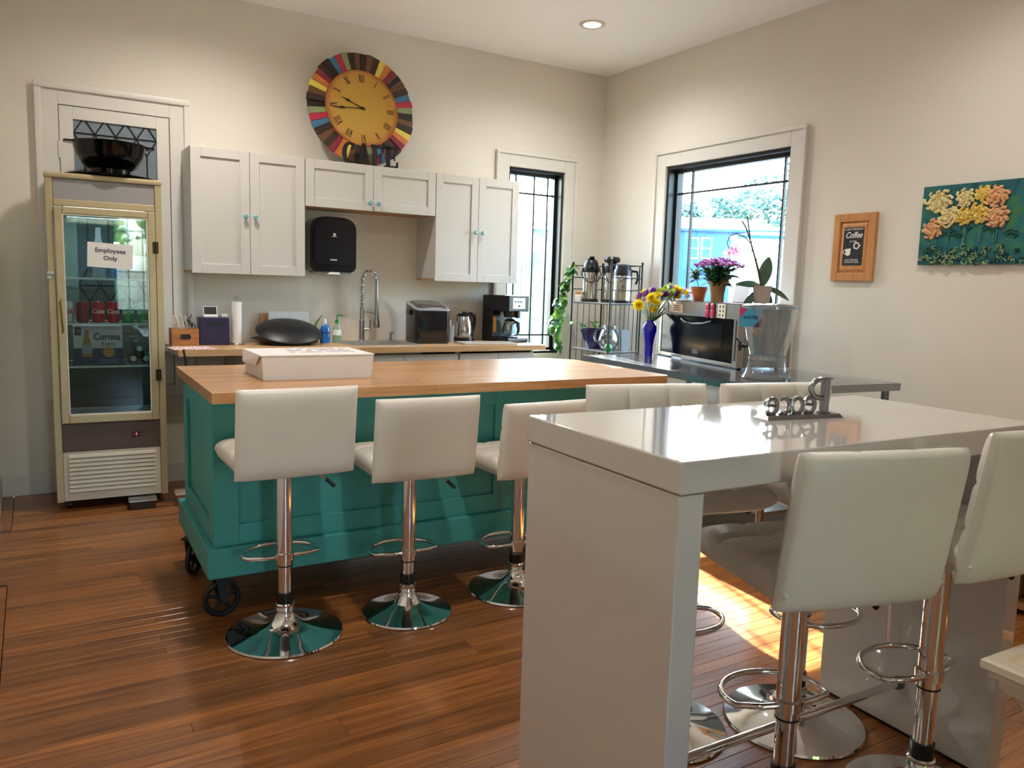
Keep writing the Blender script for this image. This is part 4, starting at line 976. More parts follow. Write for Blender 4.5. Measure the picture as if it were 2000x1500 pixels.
    for k in range(3): B().box(-.05+.028*k, -.03+.03*k, -.1632, -.1625, .30, .318).ob('print_mark', P('mark_grey2', '#7d7d80', .5), pl)
    B().lathe([(0, .036), (.06, .036), (.066, .042), (0, .042)], 26, (0, -.07, 0)).ob('hot_plate', dsteel, t)
    pot = B().lathe([(0, .044), (.05, .044), (.064, .06), (.066, .10), (.05, .145), (.046, .16), (.044, .16), (.047, .145), (.062, .10), (.06, .062), (0, .048)], 28, (0, -.07, 0)).ob('glass_pot', thin_glass('pot_glass', '#e8eef0', .10), t)
    B().lathe([(0, .178), (.03, .176), (.047, .165), (.047, .158)], 24, (0, -.07, 0)).ob('pot_lid', black_m, pot)
    B().lathe([(.0525, .136), (.0525, .150)], 24, (0, -.07, 0)).ob('pot_band', steel, pot)
    B().tube([(0, -.12, .155), (0, -.16, .15), (0, -.165, .10), (0, -.155, .07)], .011, 8).ob('pot_handle', black_m, pot)
    B().box(-w-.002, -w, -.02, .015, .075, .19, .001, 1).ob('sticker', P('sticker_orange', '#c88a3c', .5, var=.3, scale=40), t)
counter_things()

# ================================================================== CORNER RACK
def pt(px, py, depth):
    """point on the sight line of a photo pixel (2000 x 1500) at a given distance along the view axis"""
    m = S.camera.matrix_world; f = 1531.128
    return m.translation + depth*(-m.col[2].to_3d() + m.col[0].to_3d()*(px-1000)/f + m.col[1].to_3d()*(750-py)/f)
RX0, RX1, RY0, RY1 = -.45, -.147, -.745, -.247
def rack():
    t = thing('wire_rack', 'dark wire baker rack standing in the corner beside the narrow window', 'rack', ((RX0+RX1)/2, (RY0+RY1)/2, 0))
    hx, hy = (RX1-RX0)/2, (RY1-RY0)/2; zt = 1.55
    for x in (-hx, hx):
        for y in (-hy, hy):
            b = B(); b.cyl((x, y, 0), (x, y, zt), .007, n=10); b.ball((x, y, zt+.004), .011, u=10, v=6); b.ob('post', wire_m, t)
    b2 = B(); b2.cyl((hx, -hy+.03, .1), (hx, -hy+.03, zt-.02), .005, n=8); b2.ob('post', wire_m, t)
    for z in (.12, .48, .871, 1.245):
        b = B()
        for y in (-hy, hy): b.cyl((-hx, y, z-.008), (hx, y, z-.008), .005, n=8)
        for x in (-hx, hx): b.cyl((x, -hy, z-.008), (x, hy, z-.008), .005, n=8)
        sh = b.ob('shelf_frame', wire_m, t)
        B().box(-hx+.004, hx-.004, -hy+.004, hy-.004, z-.006, z-.001).ob('shelf_board', P('rack_shelf', '#a9a5a2', .4, .3), sh, flat=True)
    for z in (1.345, 1.44, 1.535):
        for a, c in (((-hx, hy), (hx, hy)), ((-hx, -hy), (hx, -hy)), ((hx, -hy), (hx, hy))):
            B().cyl((a[0], a[1], z), (c[0], c[1], z), .004, n=8).ob('guard_rail', wire_m, t)
    for k in range(9):
        y = -hy+(k+.5)*2*hy/9; B().cyl((hx, y, .87), (hx, y, 1.24), .0028, n=6).ob('back_wire', wire_m, t)
    for k in range(4):
        x = -hx+(k+1)*2*hx/5; B().cyl((x, hy, .5), (x, hy, 1.24), .0028, n=6).ob('back_wire', wire_m, t)
rack()
def airpot(label, x, y, lever):
    t = thing('airpot', label, 'airpot', (x, y, 1.2453), R(-30), 'coffee airpots on the rack')
    st = P('airpot_steel', '#c3bfba', .2, 1, var=.04)
    B().lathe([(0, 0), (.066, 0), (.068, .02), (.066, .024), (0, .024)], 30).ob('foot', black_m, t)
    B().lathe([(.064, .024), (.0645, .23), (.058, .25), (0, .25)], 34).ob('body', st, t)
    b = B(); b.lathe([(.066, .236), (.067, .275), (.062, .29), (0, .295)], 30); b.box(-.02, .02, -.085, -.05, .262, .29, .006); b.ob('collar', black_m, t)
    if lever:
        b = B(); b.lathe([(.06, .29), (.058, .31), (.045, .335), (.02, .35), (0, .352)], 26); b.ob('dome', black_m, t)
        B().box(-.02, .02, -.055, .10, -.004, .006, .003).ob('lever', black_m, t, (0, .0, .345), (R(-14), 0, 0))
    else:
        B().lathe([(.03, .29), (.032, .31), (.062, .322), (.066, .34), (.055, .36), (0, .365)], 28).ob('pump_cap', black_m, t)
    b = B(); b.tube([(-.068, -.01, .27), (-.078, -.03, .22), (-.05, -.07, .17), (0, -.082, .16), (.05, -.07, .17), (.078, -.03, .22), (.068, -.01, .27)], .006); b.ob('carry_handle', black_m, t)
airpot('stainless airpot with lever lid, left one on the rack', -.335, -.335, True)
airpot('stainless airpot with round pump cap between the lever airpot and the squat carafe', -.24, -.485, False)
def carafe():
    t = thing('thermal_carafe', 'squat stainless thermal carafe with black lid at the right end of the rack', 'carafe', (-.262, -.652, 1.2453), R(-38))
    B().lathe([(0, 0), (.076, 0), (.078, .022), (0, .022)], 30).ob('foot', black_m, t)
    B().lathe([(.075, .022), (.075, .20), (.07, .215), (0, .22)], 34).ob('body', P('airpot_steel', '#c3bfba', .2, 1), t)
    B().lathe([(.073, .212), (.074, .25), (.062, .27), (.058, .295), (.03, .302), (0, .302)], 30).ob('lid', black_m, t)
    B().tube([(.07, 0, .25), (.11, 0, .245), (.118, 0, .2), (.108, 0, .16), (.1, 0, .15)], .010).ob('handle', black_m, t)
    B().cyl((0, -.0745, .13), (0, -.077, .13), .006, n=12).ob('badge', black_m, t)
carafe()
t = thing('small_jar', 'small white jar with an orange top on the upper rack shelf', 'jar', (-.415, -.285, 1.2453))
B().lathe([(0, 0), (.026, 0), (.027, .05), (.02, .055), (0, .055)], 20).ob('jar', paper_m, t); B().ball((0, 0, .068), .02, (1, 1, .8)).ob('orange_top', P('orange_top', '#c98a35', .5), t)
t = thing('blue_bowl', 'deep cobalt blue ceramic bowl on the lower rack shelf', 'bowl', (-.315, -.40, .8713))
B().lathe([(0, 0), (.065, 0), (.07, .01), (.10, .08), (.125, .15), (.13, .155), (.124, .156), (.095, .085), (.06, .015), (0, .012)], 40).ob('bowl', P('cobalt_glaze', '#141b5c', .1, var=.2, coat=.7), t)
t = thing('glass_pitcher', 'round clear glass pitcher beside the blue bowl', 'pitcher', (-.355, -.625, .8713), R(-30))
gl = thin_glass('pitcher_glass', '#eef3f3', .14)
B().lathe([(0, .004), (.045, .004), (.05, .01), (.078, .05), (.084, .09), (.07, .14), (.055, .165), (.062, .195), (.058, .195), (.05, .165), (.065, .138), (.079, .09), (.073, .052), (.046, .014), (0, .012)], 36).ob('pitcher_body', gl, t)
B().tube([(-.055, 0, .17), (-.1, 0, .165), (-.115, 0, .12), (-.1, 0, .075), (-.078, 0, .065)], .010).ob('handle', gl, t)
B().lathe([(0, 0), (.05, 0), (.052, .006), (0, .006)], 30).ob('foot', gl, t)
tag(B().lathe([(0, 0), (.038, 0), (.046, .165), (.044, .165), (.036, .004), (0, .004)], 4, sx=1.1).ob('plastic_jug', thin_glass('milky_plastic', '#dfe8ee', .05, .45), None, (-.235, -.675, .8713), (0, 0, R(20))), 'translucent square plastic container at the right end of the rack', 'container')
tag(B().lathe([(0, 0), (.02, 0), (.03, .02), (.03, .045), (.02, .06), (0, .06)], 18).ob('green_glass_bauble', P('green_glass', '#1f8f3e', .08, coat=.8), None, (-.425, -.718, .8713)), 'small round green glass jar in front of the plastic container', 'jar')
# trailing vine on the rack
def vine():
    t = thing('trailing_vine', 'green trailing vine hanging down the left post of the rack', 'plant', (-.49, -.236, 0))
    t.location.z = 1.24
    me = [leaf_mesh('leaf', .062, .05, P('vine_leaf_%d' % k, c, .45, var=.25, scale=25), .35, .2) for k, c in enumerate(('#3f7d3c', '#5f9a45', '#86b356', '#2f6b4a'))]
    me2 = leaf_mesh('leaf', .05, .04, P('vine_leaf_pale', '#e4dcc6', .5), .3)
    rg = random.Random(11)
    strands = [[(.05, .0, .31), (.03, .02, .2), (-.015, .03, .05), (-.03, .05, -.12), (-.045, .05, -.25), (-.02, .06, -.40)], [(.045, -.0, .29), (-.01, .02, .16), (-.05, .055, .0), (-.075, .07, -.14), (-.085, .08, -.26)]]
    for k, s in enumerate(strands):
        V = [Vector(p) for p in s]; pts = []
        for a, c in zip(V, V[1:]):
            for i in range(6): pts.append(a.lerp(c, i/6)+Vector((rg.uniform(-.003, .003),)*3))
        B().tube(pts, .0022, 5).ob('stem', P('vine_stem', '#5b7a3c', .6), t)
        for i, p in enumerate(pts):
            for _ in range(2 if rg.random() < .75 else 1):
                m = me2 if (k == 1 and i > 26) else rg.choice(me)
                inst('leaf', m, t, p, (rg.uniform(-.5, .5), rg.uniform(.2, 1.1), rg.uniform(2.2, 5.6)), (rg.uniform(.7, 1.25),)*3)
    for k in range(9):
        inst('leaf', rg.choice(me), t, (.06+.025*k*.8, -.03-.02*k, -.17+rg.uniform(-.02, .02)), (rg.uniform(-.3, .3), rg.uniform(-.2, .5), rg.uniform(3, 6)), (.9,)*3)
vine()

# ================================================================== STEEL TABLE, MICROWAVE, FLOWERS
TZ = .90; ST = R(-95.9)
def steel_table():
    t = thing('steel_table', 'stainless steel work table under the large window', 'table', (-.66, -2.12, 0), ST)
    L, D = .875, .46
    b = B(); b.box(-L, L, -D, D, TZ-.004, TZ); b.box(-L, L, -D, -D+.003, TZ-.04, TZ-.004); b.box(-L, L, D-.003, D, TZ-.04, TZ-.004); b.box(-L, -L+.003, -D, D, TZ-.04, TZ-.004); b.box(L-.003, L, -D, D, TZ-.04, TZ-.004)
    b.ob('top', P('table_steel', '#9ba0a6', .2, 1, var=.06, scale=14), t, flat=True)
    for x in (-L+.05, L-.05):
        for y in (-D+.05, D-.05): B().cyl((x, y, 0), (x, y, TZ-.005), .02, n=14).ob('leg', dsteel, t)
    B().box(-L+.05, L-.05, -D+.05, D-.05, .25, .265).ob('lower_shelf', dsteel, t, flat=True)
steel_table()
def vase():
    t = thing('blue_vase', 'cobalt blue glass vase holding yellow and purple flowers', 'vase', (-.56, -1.335, TZ+.0003))
    m = P('cobalt_glass', '#1712a8', .06, var=.25, scale=20, coat=1)
    B().lathe([(0, 0), (.03, 0), (.031, .01), (.029, .06), (.036, .12), (.049, .175), (.047, .205), (.028, .232), (.027, .245), (.024, .245), (.025, .23), (.042, .2), (.044, .175), (.03, .11), (.022, .02), (0, .012)], 32).ob('vase_body', m, t)
    tb = thing('flower_bouquet', 'bouquet of yellow, purple and lime chrysanthemums in the blue vase', 'flowers', (-.56, -1.335, TZ+.10))
    rg = random.Random(4); d0 = 5.35
    cols = {'y': '#e9c91c', 'p': '#7d3a8c', 'l': '#b9c94a', 'd': '#5a1f4f', 'v': '#b48fc9', 'w': '#d9d2e0'}
    mats = {k: petal_mat('petal_'+k, c) for k, c in cols.items()}
    base = tb.location
    spots = [('y', 1248, 597, 0, .036), ('v', 1259, 589, .04, .032), ('p', 1252, 580, .08, .034), ('p', 1266, 574, .06, .036), ('p', 1277, 569, .1, .03), ('y', 1273, 583, -.03, .034), ('y', 1282, 592, -.05, .03), ('y', 1279, 607, -.03, .026), ('y', 1287, 580, .0, .034),
             ('l', 1293, 573, .05, .032), ('l', 1302, 567, .08, .034), ('v', 1310, 562, .1, .028), ('d', 1301, 577, .0, .03), ('l', 1313, 574, .03, .03), ('d', 1324, 576, .02, .034), ('y', 1322, 568, .08, .03), ('y', 1334, 571, .05, .036), ('y', 1343, 574, .1, .032), ('w', 1346, 580, .06, .024), ('p', 1316, 566, .12, .026)]
    spots += [(rg.choice('yypvld'), px+rg.uniform(-9, 9), py+rg.uniform(-7, 5), dd+rg.uniform(.02, .06), r*.8) for (k, px, py, dd, r) in spots[2:20]]
    pet = {}
    for k in cols:
        b = B()
        for ring, (n, tilt, ln) in enumerate(((14, 12, 1.0), (12, 38, .85), (8, 64, .6))):
            for i in range(n):
                a = 2*math.pi*(i+.5*ring)/n; ct, st_ = math.cos(R(tilt)), math.sin(R(tilt)); w = .19
                dx, dy = math.cos(a), math.sin(a); px, py = -dy*w, dx*w
                p1 = Vector((dx*ct*.55*ln, dy*ct*.55*ln, st_*.55*ln)); p2 = Vector((dx*ct*ln, dy*ct*ln, st_*ln+.05))
                vs = [b.bm.verts.new(v) for v in (Vector((dx*.05, dy*.05, 0)), p1+Vector((px, py, 0)), p2, p1-Vector((px, py, 0)))]
                b.bm.faces.new(vs)
        o = b.ob('bloom', mats[k]); pet[k] = o.data; bpy.data.objects.remove(o)
    stems = B()
    for (k, px, py, dd, r) in spots:
        p = pt(px, py, d0+dd)
        q = p-base
        f = inst('bloom', pet[k], tb, q, (rg.uniform(.5, 1.2), rg.uniform(-.3, .3), rg.uniform(-2.6, -.6)), (r*1.4,)*3)
        stems.tube([(0, 0, .03), (q.x*.08, q.y*.08, .135), (q.x*.55, q.y*.55, .10+(q.z-.1)*.6), (q.x, q.y, q.z-.004)], .0022, 5)
    stems.ob('stems', P('stem_green', '#567a4a', .6), tb)
    lm = leaf_mesh('leaf', .06, .022, leaf_m, .3)
    for k in range(22):
        a = rg.uniform(0, 6.28); z = rg.uniform(.15, .26); inst('leaf', lm, tb, (.02*math.cos(a), .02*math.sin(a), z), (0, rg.uniform(-.8, .1), a))
vase()
MW_A = Vector((-.446, -1.304, 0)); MW_R = math.atan2(-.968, -.25)
def microwave():
    w, h, d = .985, .388, .37
    c = MW_A+Vector((-.25, -.968, 0))*w/2+Vector((.968, -.25, 0))*d/2
    t = thing('microwave', 'wide stainless microwave with black glass door on the steel table', 'microwave', (c.x, c.y, TZ+.0003), MW_R)
    hw, hd = w/2, d/2; z0 = .008
    B().box(-hw+.01, hw-.002, -hd+.05, hd, z0+.004, h, .003).ob('body', P('mw_steel', '#8b8884', .3, 1, var=.04), t)
    stl = P('mw_front', '#a5a09b', .3, .9, var=.04)
    b = B()
    for a in ((-hw, -hw+.035, z0, h-.006), (hw-.05, hw, z0, h-.006), (-hw+.035, hw-.05, h-.095, h-.006), (-hw+.035, hw-.05, z0, z0+.022)): b.box(a[0], a[1], -hd, -hd+.048, a[2], a[3], .002, 1)
    fr = b.ob('front_frame', stl, t)
    B().box(-hw+.035, hw-.05, -hd+.004, -hd+.046, z0+.022, h-.095).ob('door_glass', P('mw_black_glass', '#06080d', .12, var=.1, spec=.25), t, flat=True)
    B().box(-hw+.12, hw-.17, -hd+.0025, -hd+.0042, z0+.105, h-.13).ob('door_window', P('mw_window', '#0d1219', .15, var=.2, spec=.25), t, flat=True)
    B().tube([(-.19, -hd+.002, h-.118), (-.12, -hd-.012, h-.135), (.0, -hd-.018, h-.142), (.12, -hd-.012, h-.135), (.19, -hd+.002, h-.118)], .006).ob('handle', P('mw_handle', '#33353a', .3, .6), t)
    B().box(-.03, .05, -hd+.002, -hd+.0042, z0+.045, z0+.075).ob('clock_display', P('mw_display', '#4a4c50', .3), t, flat=True)
    B().box(-hw+.0, hw, -hd+.006, hd-.002, h-.002, h, .001, 1).ob('top_plate', stl, t, flat=True)
    B().box(hw-.03, hw-.012, -hd-.0006, -hd, z0+.04, h-.10).ob('side_vent', black_m, t, flat=True)
    b = B()
    for x in (-hw+.06, hw-.06):
        for y in (-hd+.06, hd-.05): b.cyl((x, y, 0), (x, y, .013), .014)
    b.ob('feet', black_m, t)
    # magnets on the front strip: things of their own
    R_ = Matrix.Translation(t.location) @ Matrix.Rotation(MW_R, 4, 'Z')
    def magnet(name, label, x, ww, hh, m, draw=None, dark=None):
        p = R_ @ Vector((x, -hd, h-.05))
        o = B().box(-ww/2, ww/2, -.004, -.0002, -hh/2, hh/2, .001, 1).ob(name, m, None, p, (0, 0, MW_R), flat=True); tag(o, label, 'magnet', 'magnets on the microwave')
        if draw: draw(o)
    ink = P('magnet_ink', '#4a4340', .7)
    def lines(o):
        for k in range(3): B().box(-.05, .03+.01*k, -.0048, -.004, .012-.014*k, .018-.014*k).ob('print_line', ink, o, flat=True)
    magnet('photo_magnet', 'small grey and black card magnet at the left end of the microwave', -hw+.085, .07, .075, P('magnet_grey', '#c6c6c4', .5))
    magnet('word_magnet', 'pale card magnet with printed lines on the microwave', -hw+.245, .17, .055, P('magnet_pink', '#d9b9a0', .5), lines)
    def wings(o):
        mg = P('magenta_wing', '#b01850', .3)
        for s in (-1, 1):
            for z, r in ((.018, .026), (-.02, .03)): B().ball((s*.03, -.005, z), r, (.95, .12, 1)).ob('wing', mg, o)
        B().cyl((0, -.007, -.035), (0, -.007, .035), .004, n=8).ob('butterfly_body', black_m, o)
    magnet('butterfly_magnet', 'magenta butterfly magnet on the microwave', -hw+.665, .11, .088, P('magnet_dark', '#2a2730', .4), wings)
    def cells(o):
        for i in range(2):
            for k in range(3): B().ball((-.018+.036*i, -.004, .026-.026*k), .009, (1, .1, 1), 8, 6).ob('print_spot', ink, o)
    magnet('card_magnet', 'cream picture card magnet right of the butterfly', -hw+.80, .085, .085, P('magnet_cream', '#d8d2bd', .5), cells)
    return t
mw = microwave()
MTOP = TZ+.0003+.388+.0003
def terracotta():
    x, y = -.412, -1.64
    t = thing('terracotta_plant', 'small leafy plant in an orange terracotta pot on the microwave', 'plant', (x, y, MTOP))
    B().lathe([(0, 0), (.036, 0), (.05, .07), (.056, .07), (.058, .095), (.052, .095), (.048, .075), (0, .075)], 28).ob('pot', P('terracotta', '#c06a3a', .75, var=.12), t)
    B().lathe([(0, .076), (.047, .078)], 20).ob('soil', soil_m, t)
    B().tube([(0, 0, .07), (-.01, .003, .11), (-.025, .01, .15)], .003, 6).ob('stem', P('stem_brown', '#6d6a45', .6), t)
    rg = random.Random(8); lm = leaf_mesh('leaf', .075, .02, P('olive_leaf', '#4c6b3e', .5, var=.3), .1)
    for k in range(64):
        a = rg.uniform(0, 6.28); e = rg.uniform(-1.2, .35); inst('leaf', lm, t, (-.026+rg.uniform(-.012, .012), .01+rg.uniform(-.012, .012), .135+rg.uniform(0, .045)), (0, e, a), (rg.uniform(.7, 1.15),)*3)
terracotta()
def mums():
    x, y = -.47, -1.86
    t = thing('potted_mums', 'purple chrysanthemums wrapped in brown kraft paper on the microwave', 'plant', (x, y, MTOP), R(20))
    kr = P('kraft_paper', '#a57f55', .8, var=.12, scale=18); rg = random.Random(9)
    b = B(); n = 24
    prof = [(.040, 0), (.042, .05), (.05, .10), (.066, .135)]
    rings = [[(r*(1+.04*math.sin(5*i))*math.cos(2*math.pi*i/n), r*(1+.04*math.sin(5*i))*math.sin(2*math.pi*i/n), z+(.02*math.sin(3*2*math.pi*i/n+1.2) if z > .12 else 0)) for i in range(n)] for r, z in prof]
    b.loft(rings, True, False); b.ob('wrap', kr, t)
    B().lathe([(0, .002), (.036, .002), (.04, .09), (0, .09)], 18).ob('pot', soil_m, t)
    lm = leaf_mesh('leaf', .10, .032, P('mum_leaf', '#2c5f3c', .5, var=.35), .25)
    for k in range(120):
        a = rg.uniform(0, 6.28); inst('leaf', lm, t, (.02*math.cos(a), .02*math.sin(a), .11+.09*rg.random()), (rg.uniform(-.5, .5), rg.uniform(-1.15, .1), a), (rg.uniform(.8, 1.25),)*3)
    b = B()
    for k in range(150):
        a = rg.uniform(0, 6.28); q = rg.random()**.5; r = .15*q; z = .225+.045*(1-q*q)+rg.uniform(-.008, .008)
        b.ball((r*math.cos(a), r*math.sin(a), z), rg.uniform(.010, .015), (1, 1, .7), 7, 5)
    o = b.ob('blossoms', P('mum_purple', '#b266b8', .5, var=.3, scale=40), t); o['kind'] = 'stuff'
    b = B()
    for k in range(40):
        a = rg.uniform(0, 6.28); r = .13*rg.random()**.5; b.tube([(0, 0, .1), (r*.5*math.cos(a), r*.5*math.sin(a), .16), (r*math.cos(a), r*math.sin(a), .225)], .0016, 4)
    b.ob('stems', P('stem_green', '#567a4a', .6), t)
mums()
def orchid():
    x, y = -.40, -2.16
    t = thing('orchid', 'orchid with broad dark leaves and bare arching stems in a white pot', 'plant', (x, y, MTOP))
    B().lathe([(0, 0), (.046, 0), (.056, .105), (.058, .108), (.053, .108), (.05, .09), (0, .09)], 28).ob('pot', P('pot_white', '#cfc0b4', .35), t)
    B().lathe([(0, .095), (.05, .092)], 20).ob('bark', soil_m, t)
    lm = P('orchid_leaf', '#2c5239', .35, var=.2, coat=.2)
    specs = [(.20, .08, .2, -1.22, .35, .05), (.15, .052, -1.0, -.3, 2.59, .4), (.19, .05, -1.1, .85, 2.5, .08), (.16, .075, 1.0, 1.2, -.75, .08), (.20, .052, .9, .22, -.5, .28)]
    for (L, W, roll, e, a, bend) in specs:
        me = leaf_mesh('leaf', L, W, lm, bend, .25, 8); inst('leaf', me, t, (0, 0, .10), (roll, e, a))
    # stems in the plane facing the room: right = -y, up = z
    rt = Vector((.45, -.89, 0))
    def path(p): return [rt*a+Vector((0, 0, z)) for a, z in p]
    st = P('orchid_stem', '#4a4a38', .5)
    B().tube(path([(0, .1), (-.02, .18), (-.05, .26), (-.085, .36), (-.10, .40), (-.125, .46), (-.15, .50)]), .0045, 6).ob('stem', st, t)
    B().tube(path([(-.01, .1), (-.035, .2), (-.06, .28), (-.09, .37), (-.10, .42), (-.115, .50), (-.122, .53)]), .0045, 6).ob('stem', st, t)
    B().tube(path([(-.095, .37), (-.13, .405), (-.18, .425), (-.22, .41), (-.235, .37), (-.225, .34), (-.205, .325)]), .003, 6).ob('stem', st, t)
    b = B()
    for a, z in ((-.05, .265), (-.09, .372), (-.075, .32)): b.ball(rt*a+Vector((0, 0, z)), .007, (1.4, 1.4, .8), 8, 6)
    b.ob('clips', st, t)
    pm2 = petal_mat('orchid_petal', '#eeb4cf')
    for (a, z, s) in ((-.18, .345, .03), (-.195, .315, .032), (-.225, .30, .03), (-.165, .30, .028), (-.155, .325, .024)):
        b = B(); c0 = rt*a+Vector((-.01, 0, z))
        for k in range(5):
            an = 2*math.pi*k/5+.3; d = rt*math.cos(an)+Vector((0, 0, math.sin(an))); e = -rt*math.sin(an)+Vector((0, 0, math.cos(an)))
            b.bm.faces.new([b.bm.verts.new(v) for v in (c0, c0+d*s*.5+e*s*.38+Vector((-.004, 0, 0)), c0+d*s+Vector((-.006, 0, 0)), c0+d*s*.5-e*s*.38+Vector((-.004, 0, 0)))])
        b.ob('blossom', pm2, t)
orchid()
tag(B().box(-.085, .085, -.001, .001, 0, .115).ob('note_sheet', P('note_paper', '#dfe6ee', .7, var=.03), None, (-.235, -1.83, MTOP), (R(-10), 0, MW_R), flat=True), 'white sheet of paper propped behind the plants on the microwave', 'paper')
tag(B().lathe([(0, 0), (.05, 0), (.055, .006), (.05, .010), (0, .008)], 26).ob('shell_dish', P('shell_pale', '#d9cfc6', .4), None, (-.53, -1.62, MTOP)), 'little pale dish in front of the terracotta pot', 'dish')
def water_dispenser():
    t = thing('water_dispenser', 'tall clear acrylic water dispenser with a small water sign', 'dispenser', (-.86, -2.625, TZ+.0003), R(-60))
    ac = thin_glass('acrylic', '#e4eef4', .10, .08); n = 48
    def fl(r, z, amp): return [(r*(1+amp*math.cos(12*2*math.pi*i/n))*math.cos(2*math.pi*i/n), r*(1+amp*math.cos(12*2*math.pi*i/n))*math.sin(2*math.pi*i/n), z) for i in range(n)]
    b = B(); b.loft([fl(.128, 0, 0), fl(.132, .004, 0), fl(.112, .03, .01), fl(.096, .085, .02), fl(.094, .125, .01)], True, False); b.ob('pedestal', ac, t)
    b = B(); b.loft([fl(.096, .125, 0), fl(.098, .14, .0), fl(.102, .16, .02), fl(.118, .23, .03), fl(.136, .32, .03), fl(.140, .365, .01), fl(.143, .375, 0)], True, False); b.loft([fl(.0, .128, 0), fl(.096, .128, 0)], True, False); b.ob('tank', ac, t)
    b = B(); b.loft([fl(.147, .368, 0), fl(.147, .384, 0), fl(.13, .392, .01), fl(.05, .398, 0), fl(.02, .40, 0)], True, True); b.ob('lid', ac, t)
    b = B(); b.cyl((-.098, -.02, .165), (-.150, -.03, .165), .010); b.cyl((-.140, -.029, .14), (-.140, -.029, .19), .009); b.cyl((-.146, -.03, .19), (-.16, -.032, .205), .006); b.ob('tap', black_m, t)
    B().lathe([(.094, .10), (.0975, .10), (.0975, .118), (.094, .118)], 40).ob('band', thin_glass('acrylic_band', '#cfd9de', .2, .2), t)
    # card sign taped to the tank, facing the room
    s = B().box(-.056, .056, -.0012, 0, -.048, .048).ob('sign_card', P('sign_blue', '#3f9fc4', .5), t, (-.070, -.136, .322), (0, 0, R(60-31-8)), flat=True)
    B().prism([(-.056, .048), (-.018, .048), (-.056, .0)], -.0019, -.0012).ob('sign_corner', P('sign_magenta', '#d0206c', .5), s, flat=True)
    B().prism([(.056, -.048), (.056, .004), (.016, -.048)], -.0019, -.0012).ob('sign_corner', P('sign_purple', '#4a2a6e', .5), s, flat=True)
    text('sign_text', 'WATER', .023, P('sign_ink', '#123050', .5), s, (0, -.002, .0), bold=.0006)
water_dispenser()

# ================================================================== WALL ART (right wall)
def coffee_sign():
    t = thing('coffee_sign', 'small wood-framed coffee sign on the right wall', 'sign', (-.0005, -2.489, 1.64), R(-90))
    w, h = .141, .2; wd = wood('frame_wood', '#b97a42', '#cf9257', (22, 22, 1.5), .5)
    for nm, a in (('frame_stile', (-w, -w+.045, -h, h)), ('frame_stile', (w-.045, w, -h, h)), ('frame_rail', (-w+.045, w-.045, h-.05, h)), ('frame_rail', (-w+.045, w-.045, -h, -h+.05))):
        B().box(a[0], a[1], -.022, 0, a[2], a[3], .004).ob(nm, wd, t)
    b = B(); iw, ih = w-.045, h-.05
    b.loft([[(-iw, -.010, -ih), (iw, -.010, -ih), (iw, -.010, ih), (-iw, -.010, ih)], [(-iw+.02, -.019, -ih+.02), (iw-.02, -.019, -ih+.02), (iw-.02, -.019, ih-.02), (-iw+.02, -.019, ih-.02)]]); b.ob('raised_panel', wd, t, flat=True)
    pw, ph = .066, .112; pn = B().box(-pw, pw, -.0205, -.019, -ph+.005, ph+.005).ob('print', P('sign_navy', '#10141f', .5, var=.1), t, flat=True)
    wh = P('sign_white', '#eceae4', .5); y = -.0212
    text('lettering', 'A DAY WITHOUT', .0155, wh, pn, (0, y, .105)); text('lettering', 'Coffee', .05, wh, pn, (0, y, .07), shear=.35, sx=.82, bold=.0007); text('lettering', 'IS LIKE', .015, wh, pn, (0, y, .034))
    text('lettering', 'JUST KIDDING', .0135, wh, pn, (-.003, y, -.075)); text('lettering', 'I HAVE NO IDEA', .0135, wh, pn, (-.003, y, -.088))
    b = B(); b.prism([(-.05, -.01), (-.012, -.006), (-.016, -.046), (-.036, -.05), (-.044, -.044)], y-.0006, y); b.tube([(p[0], y, p[1]) for p in arc(-.05, -.027, .012, 70, 290, 8)], .0028, 6); b.ob('mug_picture', wh, pn, flat=True)
    b = B(); b.lathe([(0, .0), (.021, 0), (.021, .0006), (0, .0006)], 24); b.box(.018, .028, -.0025, .0025, 0, .0006); b.ob('cup_picture', wh, pn, (.024, y, .008), (R(90), 0, 0))
    b = B(); b.lathe([(0, .0), (.013, 0), (.013, .0006), (0, .0006)], 20); b.ob('cup_picture_coffee', P('coffee_dark', '#1d1612', .5), pn, (.024, y-.0006, .008), (R(90), 0, 0))
coffee_sign()
